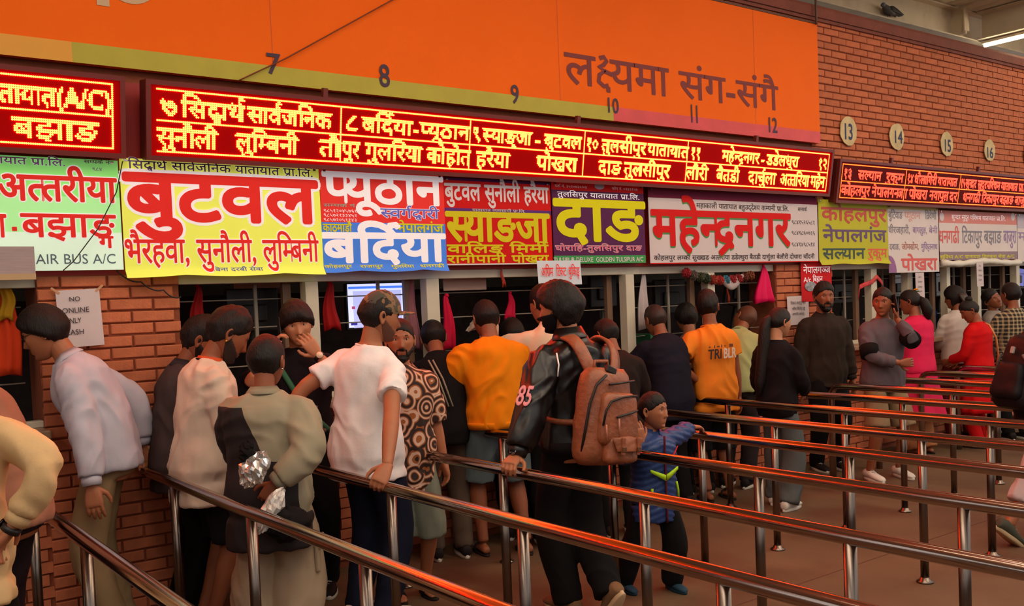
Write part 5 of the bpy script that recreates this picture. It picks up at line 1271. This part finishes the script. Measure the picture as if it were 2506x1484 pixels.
# the boy
p = Person(PX(1584, 5.2), 190, 1.06, 1.05, hs=1.36, lean=0, head=(-26, 2, 0), lod=0, skin=1, label='small boy in blue puffer jacket holding the rails on both sides', depthw=1.05,
           R={'world': (3.50, on_x(1566, 1100, 3.49).y, .875), 'pole': (1, .1, -.6), 'wd': (-.2, .0, 1), 'wn': (.3, 1, .1), 'curl': .35, 'size': 1.15}, L={'world': (4.14, on_x(1700, 1056, 4.2).y-.03, .862), 'pole': (-1, .2, -.8), 'wd': (.9, -.3, -.1), 'wn': (0, 0, -1), 'curl': .6, 'size': 1.15}, fL=(-.06, .02), fR=(.12, -.2))
p.hair('boy', seed=18); puf = cloth('puffer_blue', (44, 64, 112), .45, coat=.2)
def puffer(p, m_):
    o = p.top('puffer_jacket', m_, 'long', hem=.66, ease=.075, fold=.006, flare=.02, sl_r=1.15, seed=41, cuff=False)
    me = o.data; n = len(me.vertices); nr = np.empty(n*3); me.vertices.foreach_get('normal', nr); nr = nr.reshape(-1, 3)
    for i, v in enumerate(me.vertices):
        x, y, z = v.co/p.s; ph_ = (z+abs(x)*.35)*2*math.pi/.055
        v.co += Vector(nr[i])*(.008*abs(math.sin(ph_/2))-.004)
    return o
o = puffer(p, puf); p.collar(puf, o, .05, .085, .35)
lime = cloth('lime', (170, 210, 40), .5); 
def front(p, x, z, e=.0): 
    return p.TP(Vector((x, .155+.0-(abs(x)/.2)**2*.045+e, z)))
q = MB(); q.tube([front(p, 0, 1.42-.76*i/12, .034) for i in range(13)], .006, 6); p.child(q, 'jacket_zip', cloth('zip_maroon', (90, 26, 36)), o)
q = MB(); 
for sd in (-1, 1): q.loft([[front(p, sd*.145*t, 1.14-.06*(1-t)-.0+dz, .034+ (0 if j else .012)) for dz, j in ((0, 0), (-.055*(1-t*.5), 0), (-.055*(1-t*.5), 1), (0, 1))] for t in (0.03, .33, .66, 1)])
p.child(q, 'lime_chevron', lime, o)
q = MB(); q.tube([front(p, .13, .97, .028), front(p, .135, .90, .03)], .008, 6); q.tube([front(p, -.14, 1.00, .02), front(p, -.165, .92, .015), front(p, -.17, .84, .01)], .006, 6); p.child(q, 'pocket_trim', lime, o)
q = MB(); q.loft([[front(p, -.06-.10*t, 1.22+.10*t+dz, .034+(0 if j else .01)) for dz, j in ((0, 0), (-.04*(1-t), 0), (-.04*(1-t), 1), (0, 1))] for t in (0, .5, .95)]); p.child(q, 'red_flash', cloth('red_flash', (200, 40, 40), .5), o)
p.bottom('trousers', black_c, ease=.03, wide=.02); p.shoes(cloth('shoe_teal', (40, 66, 84), .6), cloth('sole_teal', (36, 56, 70), .6))
# dark blue back
p = Person(PX(1636, 7.3), 10, 1.58, 1.14, lean=20, lod=1, skin=0, label='stout person in dark navy leaning to the tenth counter', L={'t': (-.25, .5, 1.08)}, R={'t': (.25, .5, 1.08)})
p.hair('crop', mat('hair_brown', (44, 26, 20), .6), seed=19); p.top('jacket', cloth('navy_dark', (28, 26, 38)), 'long', ease=.04, hem=.74); p.bottom('trousers', black_c); p.shoes(shoe_d)
p = Person(PX(1692, 7.80), 20, 1.55, .95, lean=10, lod=1, skin=1, label='person with bushy black hair between navy jacket and the orange tee', L={'t': (-.2, .35, 1.0)}, R={'t': (.2, .35, 1.0)})
p.hair('mop', seed=20); p.top('blouse', cloth('rose_grey', (120, 84, 84)), 'long', ease=.03); p.bottom('trousers', black_c); p.shoes(shoe_d)
# orange tee
p = Person(PX(1743, 7.50), 22, 1.64, 1.06, lean=5, side=-2, head=(36, -2, 0), lod=0, skin=0, label='man in bright orange printed tee, hand on hip, seen from behind', L={'t': (-.15, -.03, .99), 'pole': (-1, -.2, .15), 'd': (.6, .5, -.4), 'n': (1, 0, 0)}, R={'t': (.25, .06, .80), 'pole': (.6, -1, 0)})
p.hair('fade', seed=21); ot = cloth('orange_tee', (232, 132, 40)); o = p.top('tshirt', ot, 'short', hem=.74, ease=.035, fold=.013, seed=51, sl_r=1.1); p.bottom('shorts', black_c, .6, wide=.02); p.shoes(sand_d, kind='sandal')
def back_text(p, parent, text, xc, zc, wd, hgt, m_, nm='back_print', yo=-.165, bold=.03, sk=0):
    V, Fc, ww = shape(text, 0); q = MB()
    for i, (a, b) in enumerate(((0, 0), (bold, 0), (-bold, 0), (0, bold), (0, -bold))):
        vs = []
        for x, y in V:
            X = xc+(x/ww-.5)*wd+a*wd/ww+sk*y*hgt; yy = yo+(X/.2)**2*.05-.0003*i; vs.append(p.TP(Vector((X, yy, zc+(y/.69-.5)*hgt+b*hgt))))
        q.add(vs, Fc)
    return p.child(q, nm, m_, parent, False)
back_text(p, o, 'TRI', -.065, 1.205, .115, .075, mat('print_black', (40, 26, 26), .7), sk=.2, yo=-.172); back_text(p, o, 'BLR', .066, 1.205, .125, .075, mat('print_white', (214, 196, 186), .7), sk=.2, yo=-.172)
q = MB()
for i, (x, w_) in enumerate(((-.10, .012), (-.06, .008), (-.03, .022), (.0, .008), (.03, .010), (.09, .03))): q.box(p.TP(Vector((x, -.173+(x/.2)**2*.05, 1.262))), (w_, .003, .012+.012*(i % 2)))
p.child(q, 'back_emblem', mat('print_brown', (110, 60, 40), .7), o, False)
# pale green shirt
p = Person(PX(1790, 7.95), 70, 1.60, 1.1, lean=38, lod=1, skin=0, label='man in pale green shirt stooping behind the orange tee', L={'t': (-.1, .55, 1.05)}, R={'t': (.2, .5, 1.0)}, head=(-70, -10, 0))
p.hair('crop', mat('hair_hennaed', (84, 44, 24), .6), seed=22); gs = cloth('pale_green', (166, 170, 116)); o = p.top('shirt', gs, 'elbow', ease=.04, fold=.012); p.collar(gs, o); p.bottom('trousers', charc); p.shoes(shoe_d)
# ponytail woman
p = Person(PX(1895, 7.1), 80, 1.50, .96, lean=3, head=(24, 8, 0), lod=0, skin=3, label='woman with long ponytail in black jacket, grey jeans and white sneakers', R={'t': (.12, .26, .98), 'pole': (.6, -1, 0), 'curl': .5}, L={'t': (-.12, .2, .93)}, fL=(0, .14), fR=(.0, -.03))
p.hair('tied', seed=23); o = p.top('jacket', cloth('black_fleece', (26, 20, 22)), 'long', hem=.80, ease=.035, fold=.010, flare=.03); p.bottom('jeans', cloth('grey_denim', (84, 88, 88)), wide=.025, fold=.012); p.shoes(shoe_w)
q = MB(); q.tube([p.H(0, -.085, .03), p.H(-.0, -.125, .0), p.H(0, -.135, -.08), p.H(0, -.125, -.2), p.H(0, -.12, -.34), p.H(0, -.125, -.50), p.H(0, -.12, -.62)], [.025, .036, .042, .046, .046, .038, .012], 16); p.child(q, 'ponytail', hair_m); q = MB(); q.tube([p.H(0, -.090, .045), p.H(0, -.096, -.02)], .014, 10); p.child(q, 'hair_clip', mat('clip_gold', (200, 186, 130), .3, .8))
# bearded man against the pillar
p = Person(PX(2015, 8.55), 208, 1.67, 1.12, lod=0, skin=0, label='bearded man in dark shirt standing against the right brick pillar', L={'t': (-.27, .0, .80)}, R={'t': (.27, .0, .80)}, head=(6, 2, 0))
p.hair('fade', seed=24); p.beard(.010); dg = cloth('dark_olive_shirt', (50, 40, 34)); o = p.top('shirt', dg, 'long', hem=.78, ease=.035, fold=.012, sl_r=1.1); p.collar(dg, o, .03); p.bottom('trousers', black_c); p.shoes(shoe_d)
# man on the phone, crossed arm
p = Person(PX(2155, 8.05), 205, 1.61, 1.12, lod=0, skin=0, lean=2, side=-3, label='man in grey sweatshirt with black armbands talking on the phone', R={'t': (-.02, .25, 1.06), 'pole': (1, .2, -.8), 'd': (-1, .1, 0), 'n': (0, -1, 0)}, L={'t': (-.075, .125, 1.45), 'pole': (-.6, .8, -1.6), 'd': (-.1, -.05, 1), 'n': (.8, -.5, 0), 'curl': .5}, head=(46, 6, 4), fL=(-.06, 0), fR=(.06, .04))
p.hair('crop', seed=25); gw = cloth('grey_sweat', (92, 82, 88)); o = p.top('sweatshirt', gw, 'long', hem=.80, ease=.035, fold=.012, cuff=False); p.bottom('shorts', cloth('khaki_shorts', (140, 116, 88)), .58, wide=.03); p.shoes(shoe_w)
for nm in 'LR':
    S_, E_ = Vector(p.arm[nm][0]), Vector(p.arm[nm][1]); q = MB(); q.tube([S_.lerp(E_, .62), S_.lerp(E_, .8), S_.lerp(E_, .97)], [.076, .077, .074], 16); p.child(q, 'armband', black_c, o)
o = MB().box((0, 0, 0), (.009, .075, .15)).build('phone', black_pl); bevel(o, .004); o.location = w_of(p, p.H(-.098, .03, -.01)); o.rotation_euler = (R_(15), 0, -R_(p.face)); tag(o, 'black phone held by the man with armbands', 'phone')
# pink kurta
p = Person(PX(2243, 9.15), 10, 1.58, 1.12, lean=5, lod=1, skin=0, label='woman in hot pink kurta with a flower in her hair, back turned', L={'t': (-.15, .35, 1.08)}, R={'t': (.15, .35, 1.08)}, head=(-30, 6, 0))
p.hair('tied', seed=26); pk = cloth('hot_pink', (214, 40, 84)); o = p.top('kurta', pk, 'long', hem=.86, ease=.035, fold=.008, flare=.05, cuff=False); p.skirt('kurta_skirt', pk, .40, 1.0, .30); p.bottom('trousers', cloth('orange_print', (176, 116, 76)), fold=.01, wide=.03); p.shoes(sand_d, kind='sandal')
q = MB(); q.tube([p.H(0, -.085, .02), p.H(.0, -.125, -.02), p.H(.02, -.14, -.12), p.H(.02, -.13, -.20)], [.03, .045, .05, .02], 14); p.child(q, 'ponytail', hair_m)
q = MB()
for a in range(6): q.ell(p.H(.02+.014*math.cos(a*1.05), -.075+.014*math.sin(a*1.05), .115), (.010, .010, .008))
p.child(q, 'hair_flower', mat('marigold', (236, 150, 30), .7)); q = MB(); q.ell(p.H(.035, -.085, .095), (.012, .02, .006)); p.child(q, 'flower_leaf', mat('leaf_green', (40, 110, 60), .7))
# long haired woman in white
p = Person(PX(2345, 9.95), 35, 1.60, 1.0, lean=2, lod=1, skin=0, label='woman with long loose hair in white blouse at the far counters', L={'t': (-.1, .3, 1.02), 'fine': True}, R={'t': (.1, .3, 1.0)}, head=(-40, 10, 0))
p.hair('long', seed=27); p.top('blouse', cloth('white_blouse', (206, 198, 190)), 'long', ease=.04); p.bottom('trousers', cloth('maroon_trouser', (100, 30, 36))); p.shoes(shoe_d)
q = MB(); rr = []
for i in range(12):
    t = i/11; rr.append([p.H((.080-.02*t)*math.cos(a), -.085-.135*math.sin(t*1.25)+(.05-.015*t)*math.sin(a)*.7, .02-.46*t)+Vector((.006*noise.noise(Vector((a*3, t*6, 0))), 0, 0)) for a in [2*math.pi*j/20 for j in range(20)]])
q.loft(rr); p.child(q, 'long_hair', mat('hair_dark_brown', (44, 24, 18), .45, stretch=(1, 1, .2), var=.3, vscale=30))
# red outfit woman
p = Person(PX(2394, 9.4), -5, 1.47, 1.06, lean=4, lod=1, skin=0, label='woman in red kurta with hair bun and a sequinned strap bag', L={'t': (-.12, .3, 1.0)}, R={'t': (.12, .3, .98)}, head=(-40, 26, 0))
p.hair('tied', seed=28); rk = cloth('red_kurta', (196, 20, 24)); o = p.top('kurta', rk, 'long', hem=.86, ease=.035, flare=.05, cuff=False); p.skirt('kurta_skirt', rk, .42, 1.0, .28); p.bottom('trousers', rk); p.shoes(sand_d, kind='sandal')
q = MB(); q.ell(p.H(0, -.06, .115), (.036, .036, .032)); p.child(q, 'hair_bun', hair_m); q = MB(); q.tube([p.TP(Vector(a)) for a in ((.08, .0, 1.46), (.10, -.10, 1.40), (.12, -.155, 1.25), (.15, -.155, 1.05), (.19, -.11, .9))], .010, 6); p.child(q, 'bag_strap', mat('sequin_gold', (196, 124, 70), .4, .4))
# face turned sideways
p = Person(PX(2428, 10.4), 170, 1.56, 1.0, lean=4, lod=1, skin=0, label='man tilting his head sideways behind the red kurta woman', head=(30, -8, 30), L={'t': (-.2, .3, 1.0)}, R={'t': (.2, .3, 1.0)})
p.hair('short', seed=29); p.top('shirt', cloth('white_dim', (150, 140, 134)), 'long'); p.bottom('trousers', black_c); p.shoes(shoe_d)
# plaid shirt
def plaid():
    m = mat('cloth_plaid', (58, 52, 44), .85); nt = m.node_tree; N = nt.nodes; L = nt.links
    tc = N.new('ShaderNodeTexCoord'); sx = N.new('ShaderNodeSeparateXYZ'); L.new(tc.outputs['Object'], sx.inputs[0]); outs = []
    for ax in (0, 2):
        a = N.new('ShaderNodeMath'); a.operation = 'MULTIPLY'; a.inputs[1].default_value = 26; L.new(sx.outputs[ax], a.inputs[0]); b = N.new('ShaderNodeMath'); b.operation = 'FRACT'; L.new(a.outputs[0], b.inputs[0]); c = N.new('ShaderNodeMath'); c.operation = 'GREATER_THAN'; c.inputs[1].default_value = .62; L.new(b.outputs[0], c.inputs[0]); outs.append(c)
    ad = N.new('ShaderNodeMath'); ad.operation = 'ADD'; L.new(outs[0].outputs[0], ad.inputs[0]); L.new(outs[1].outputs[0], ad.inputs[1]); mu = N.new('ShaderNodeMath'); mu.operation = 'MULTIPLY'; mu.inputs[1].default_value = .5; L.new(ad.outputs[0], mu.inputs[0])
    r = N.new('ShaderNodeValToRGB'); e = r.color_ramp.elements; e[0].color = (*lin((34, 30, 26)), 1); e[1].color = (*lin((178, 160, 124)), 1); L.new(mu.outputs[0], r.inputs[0]); L.new(r.outputs[0], N['Principled BSDF'].inputs['Base Color']); return m
p = Person(PX(2482, 9.75), 30, 1.60, 1.06, lean=4, lod=1, skin=0, label='man in black and beige plaid shirt at the right picture edge', head=(-10, 0, 0), L={'t': (-.2, .3, 1.0)}, R={'t': (.2, .3, 1.0)})
p.hair('short', seed=30); p.top('plaid_shirt', plaid(), 'long', ease=.035); p.bottom('trousers', black_c); p.shoes(shoe_d)
# walker with black backpack, right edge
p = Person(PX(2548, 6.0), 112, 1.62, 1.0, lean=14, lod=1, skin=1, label='walker in black jacket and pale grey trousers cut by the right picture edge', fL=(0, .34, 0), fR=(0, -.36, .06, 38), L={'t': (-.22, .15, .9)}, R={'t': (.22, .1, .85)})
p.hair('short', seed=31); p.top('jacket', cloth('black_shell', (24, 20, 22), .6), 'long', hem=.76, ease=.045); p.bottom('trousers', cloth('pale_grey', (186, 178, 180)), .86, wide=.02); p.shoes(cloth('shoe_checker', (74, 74, 62), .6), mat('sole_tan', (176, 150, 112), .7))
b2 = empty('backpack', w_of(p, (.0, -.15, 0)), -R_(p.face)); b2.location.z = 1.07; b2.rotation_euler[0] = R_(-16); b2.scale = (.86, .86, .86); tag(b2, 'black fabric backpack with printed webbing at the right picture edge', 'backpack')
bk = cloth('pack_black', (26, 22, 24), .5); mn = pack_block('main_compartment', (0, 0, -.02), .17, .10, .27, bk, b2, .1); pf = pack_block('front_pocket', (0, -.10, -.10), .13, .045, .13, bk, b2, .1, seed=2)
for sd in (-1, 1):
    q = MB(); q.tube([(sd*.17, -.05, -.26), (sd*.175, -.06, -.12), (sd*.16, -.08, .0), (sd*.10, -.12, .09)], .009, 6); q.build('webbing', mat('webbing_print', (70, 62, 58), .6, var=.6, vscale=60), b2, True)
q = MB(); q.box((0, -.12, .12), (.03, .02, .05)); bevel(q.build('buckle', mat('buckle_grey', (150, 144, 140), .3), b2), .005)
# ================================================================== THINGS AT THE COUNTERS
def hang(lab, px, ytop, ybot, wtop, wbot, m_, Y=.09, nm='hanging_cloth', cat='cloth', folds=3, seed=0, grp=None, tailed=True):
    a = on_wall(px, ytop, Y); b = on_wall(px, ybot, Y); r = empty(nm, a); tag(r, lab, cat, grp); q = MB(); H = a.z-b.z; rows = 16; n = 28
    rr = []
    for i in range(rows):
        t = i/(rows-1); w = wtop+(wbot-wtop)*t**.8
        rr.append([Vector((w*math.cos(u)*.5+.01*math.sin(t*5+seed), w*.22*math.sin(u)*(1+.5*math.sin(u*folds*2+seed)), -H*t-(.03*abs(math.cos(u)) if t > .99 else 0))) for u in [2*math.pi*j/n for j in range(n)]])
    q.loft(rr); q.build('drape', m_, r, True)
    q = MB(); q.ell((0, 0, .004), (wtop*.5+.004, .012, .014), 10, 6); q.build('knot', m_, r, True); return r
crim = cloth('crimson', (200, 20, 60), .6); dred = cloth('deep_red', (150, 20, 22), .6); hotp = cloth('magenta', (224, 24, 90), .55); mauv = cloth('mauve', (150, 96, 104), .7)
hang('narrow dark red cloth hanging behind the second counter, left end', 482, 700, 790, .02, .10, dred, .16, seed=1)
hang('dark red cloth hanging beside the lit monitor', 806, 693, 800, .03, .12, dred, .10, seed=2)
hang('mauve and red scarf hanging right of the lit monitor', 1008, 690, 850, .03, .09, mauv, .10, seed=3)
hang('small red cloth hanging over the youth on the phone', 694, 690, 760, .02, .07, dred, .16, seed=4)
hang('crimson cloth hanging left of the mustard sweater', 1093, 725, 850, .03, .12, crim, .10, seed=5)
hang('crimson cloth knotted above the person in black', 1248, 718, 775, .02, .10, crim, .16, seed=6)
hang('magenta cloth hanging from the head rail by the right pillar', 1868, 652, 735, .02, .24, hotp, .0, seed=7)
hang('limp white plastic bag hanging at the tenth counter', 1573, 660, 800, .02, .15, mat('bag_plastic', (186, 172, 172), .3, var=.1), .06, nm='plastic_bag', cat='bag', seed=8)
hang('red tinsel streamer hanging from the head rail under the red banner', 1229, 650, 695, .01, .03, mat('tinsel_orange', (170, 50, 24), .4), .0, nm='tinsel', cat='decoration', seed=9)
hang('thin orange tinsel behind the tenth counter', 1781, 702, 735, .01, .03, mat('tinsel_orange', (170, 50, 24), .4), .2, nm='tinsel', cat='decoration', seed=10)
hang('orange curtain in the leftmost window', 6, 705, 910, .10, .14, cloth('orange_curtain', (206, 64, 30)), .1, nm='curtain', cat='curtain', seed=11)
o = hang('mustard fabric scrap hanging in the leftmost window', 14, 705, 775, .06, .07, cloth('mustard_scrap', (176, 130, 30)), .06, seed=12)
# garland of paper puffs
g0 = on_wall(1680, 668, -.03); g1 = on_wall(1836, 675, -.03); r = empty('paper_garland', g0); tag(r, 'garland of coloured paper puffs with a white scarf over the eleventh counter', 'garland')
cols = [(150, 20, 34), (90, 76, 70), (60, 66, 40), (44, 58, 40), (150, 50, 30), (160, 40, 30), (60, 120, 140), (150, 30, 40), (140, 20, 30), (100, 40, 26), (120, 60, 30)]
for i, c in enumerate(cols):
    t = i/(len(cols)-1); L_ = g0.lerp(g1, t)-g0; L_.z -= .05*4*t*(1-t)
    def fn(th, ph, i=i): rr = .034*(1+.35*math.sin(ph*11+i)*math.sin(th*5)); return (rr*math.sin(th)*math.cos(ph)+L_.x, rr*math.sin(th)*math.sin(ph)+L_.y, rr*math.cos(th)+L_.z)
    v, f = uvgrid(fn, 30, 14); q = MB(); q.add(v, f); q.build('puff', mat('puff_%d' % i, c, .8), r)
q = MB(); w0 = on_wall(1770, 690, -.03)-g0; w1 = on_wall(1816, 676, -.03)-g0
rr = []
for i in range(10):
    t = i/9; c = w0.lerp(w1, t); c.z -= .06*4*t*(1-t)*.7; rr.append([c+Vector((0, .02*math.cos(a), .035*math.sin(a)*(.5+math.sin(math.pi*t)))) for a in [2*math.pi*j/12 for j in range(12)]])
q.loft(rr); q.build('white_scarf', cloth('scarf_white', (190, 176, 174)), r, True)
# ribbon on the far counter
pts = [on_wall(x, y, -.03) for x, y in ((2101, 728), (2104, 703), (2118, 696), (2135, 690), (2146, 678), (2152, 684), (2160, 694))]; q = MB(); rr = []
for i, c in enumerate(pts): rr.append([c+Vector((0, .004*math.cos(a), .024*math.sin(a))) for a in [2*math.pi*j/8 for j in range(8)]])
q.loft(rr); o = q.build('ribbon', mat('ribbon_red', (200, 40, 40), .5, var=.4, vscale=20), None, True); tag(o, 'red and white ribbon draped across the far window mullion', 'ribbon')
# monitors
def monitor(lab, x0, x1, y0, y1, Y, screen=None, tilt=0.0, back=True, ui=False):
    a = on_wall(x0, (y0+y1)/2, Y); b = on_wall(x1, (y0+y1)/2, Y); xm = (x0+x1)/2; t = on_wall(xm, y0, Y).z; u = on_wall(xm, y1, Y).z; w, h = b.x-a.x, t-u
    r = empty('monitor', ((a.x+b.x)/2, Y, (t+u)/2)); r.rotation_euler = (0, tilt, 0); tag(r, lab, 'monitor')
    q = MB(); q.box((0, .02, 0), (w, .04, h)); bevel(q.build('housing', black_pl, r), .008)
    if screen: q = MB(); q.box((0, -.002, .006), (w*.95, .003, h*.92)); s_ = q.build('screen', screen, r)
    if ui:
        for nm, x, z, ww, hh, m_ in (('title_bar', 0, .40, .93, .05, mat('ui_blue', (70, 120, 240), .3, emit=.9)), ('page', 0, -.06, .80, .78, mat('ui_page', (180, 184, 236), .3, emit=.85)), ('button', -.06, .27, .06, .04, mat('ui_green', (60, 170, 80), .3, emit=.5)), ('button', .08, .27, .08, .04, mat('ui_violet', (110, 90, 230), .3, emit=.5)), ('icon', -.40, -.02, .05, .06, mat('ui_pink', (200, 80, 130), .3, emit=.5)), ('icon', -.40, -.36, .10, .06, mat('ui_navy', (60, 60, 160), .3, emit=.5))):
            q = MB(); q.box((x*w, -.005 if nm in ('title_bar', 'page') else -.008, z*h), (ww*w, .002, hh*h)); q.build(nm, m_, s_)
    else: q = MB(); q.box((0, -.012, -.02), (w*.5, .02, h*.4)); bevel(q.build('rear_bulge', black_pl, r), .01)
    zb = 1.075-(t+u)/2; q = MB(); q.tube([(0, .03, -h*.4), (0, .05, zb+.02)], .022, 12); q.build('stand', black_pl, r, True); q = MB(); q.lathe([(.001, zb), (.11, zb), (.11, zb+.012), (.02, zb+.02), (.001, zb+.02)], (0, .05, 0), 24); q.build('foot', black_pl, r, True)
    return r
MY = .30
monitor('black back of a monitor behind the second counter', 556, 682, 706, 812, MY)
monitor('lit monitor showing a pale blue page behind the cap man', 848, 996, 692, 806, MY, mat('screen_pale', (196, 200, 250), .3, emit=1.1), ui=True)
monitor('black monitor behind the purple banner counter', 1446, 1510, 672, 752, MY)
monitor('tall black monitor back behind the tenth counter', 1604, 1678, 684, 768, MY)
monitor('tilted black monitor behind the magenta cloth counter', 1778, 1842, 684, 752, MY, tilt=.22)
monitor('black monitor behind the bearded man against the pillar', 2042, 2092, 694, 742, MY)
monitor('monitor with a hazy painted reflection behind the pink kurta woman', 2180, 2221, 672, 728, .18, mat('screen_painted_haze', (130, 136, 136), .15))  # pale reflection put into the screen colour
monitor('grey blank monitor behind the long haired woman', 2290, 2322, 668, 726, .18, mat('screen_grey', (66, 62, 66), .2))
monitor('dim violet lit monitor near the right picture edge', 2474, 2506, 656, 702, .18, mat('screen_violet', (84, 86, 170), .3, emit=.6), tilt=.08)
notice('calendar sheet hanging behind the third counter', (1137, 686), .36, .14, [], m_=mat('calendar', (170, 140, 128), .7), Y=.12, tape=False, cat='calendar', nm='calendar')
notice('long calendar sheet hanging behind the second counter', (640, 692), .36, .07, [], m_=mat('calendar', (170, 140, 128), .7), Y=.3, tape=False, cat='calendar', nm='calendar')
# papers and ledgers on the counter
for i, (px, py, lab, c) in enumerate(((1580, 884, 'stack of papers on the counter at the tenth window', (150, 140, 132)), (1600, 838, 'green box file on the counter behind the backpack man', (40, 110, 70)))):
    a = on_wall(px, py, .1); r = empty('paper_stack' if i == 0 else 'box_file', (a.x, -.02 if i == 0 else .22, 1.076)); tag(r, lab, 'papers' if i == 0 else 'file')
    rd = random.Random(i)
    for k in range(5 if i == 0 else 1):
        q = MB(); q.box((rd.uniform(-.01, .01), rd.uniform(-.01, .01), .008+.016*k if i == 0 else .12), (.21, .15, .014) if i == 0 else (.07, .25, .24), rz=rd.uniform(-.1, .1)); q.build('bundle' if i == 0 else 'cover', mat('paper_s%d' % i, c, .8), r)
# blue bag inside
v, f = crumple(0, .16, .12, 12); q = MB(); a = on_wall(2320, 765, .22); q.add([(x, y*.6, z) for x, y, z in v], f); o = q.build('blue_bag', cloth('blue_nylon', (24, 60, 130), .4), None, True); o.location = (a.x, .30, 1.20); tag(o, 'blue nylon bag on the counter between the pink kurta and long haired women', 'bag')
# pigeon on the girder flange
pc = on_wall(2178, 30, .53); r = empty('pigeon', (pc.x, .535, 4.575)); r.rotation_euler = (0, 0, R_(90)); tag(r, 'grey pigeon perched on the girder above the brick wall', 'pigeon')
pb = mat('pigeon_grey', (86, 84, 84), .7, var=.15, vscale=30); q = MB(); rr = []
for y, z, w, h in ((.16, .105, .006, .006), (.145, .112, .018, .018), (.12, .118, .024, .024), (.10, .105, .026, .030), (.08, .085, .038, .040), (.04, .07, .050, .048), (-.02, .062, .052, .045), (-.08, .058, .038, .030), (-.13, .052, .028, .012), (-.22, .045, .030, .005), (-.225, .045, .02, .002)):
    rr.append([Vector((w*math.cos(a), y, z+h*math.sin(a))) for a in [2*math.pi*j/16 for j in range(16)]])
q.loft(rr); q.build('body', pb, r, True)
q = MB(); q.ell((0, .118, .118), (.026, .028, .026)); q.build('head', mat('pigeon_head', (120, 124, 150), .5), r, True)
for sd in (-1, 1):
    q = MB(); rr = []
    for y, z, h in ((.05, .085, .02), (0, .08, .034), (-.08, .066, .028), (-.16, .052, .012), (-.20, .044, .003)): rr.append([Vector((sd*(.046+.008*math.cos(a)), y, z+h*math.sin(a))) for a in [2*math.pi*j/10 for j in range(10)]])
    q.loft(rr); q.build('wing', mat('pigeon_wing', (44, 40, 40), .7), r, True)
    q = MB(); q.tube([(sd*.018, .0, .03), (sd*.018, .005, .002), (sd*.018, .03, .002)], .004, 6); q.build('leg', mat('pigeon_leg', (150, 70, 60), .6), r)
q = MB(); q.tube([(0, .142, .116), (0, .166, .108)], [.006, .001], 8); q.build('beak', mat('beak', (60, 54, 54), .5), r)
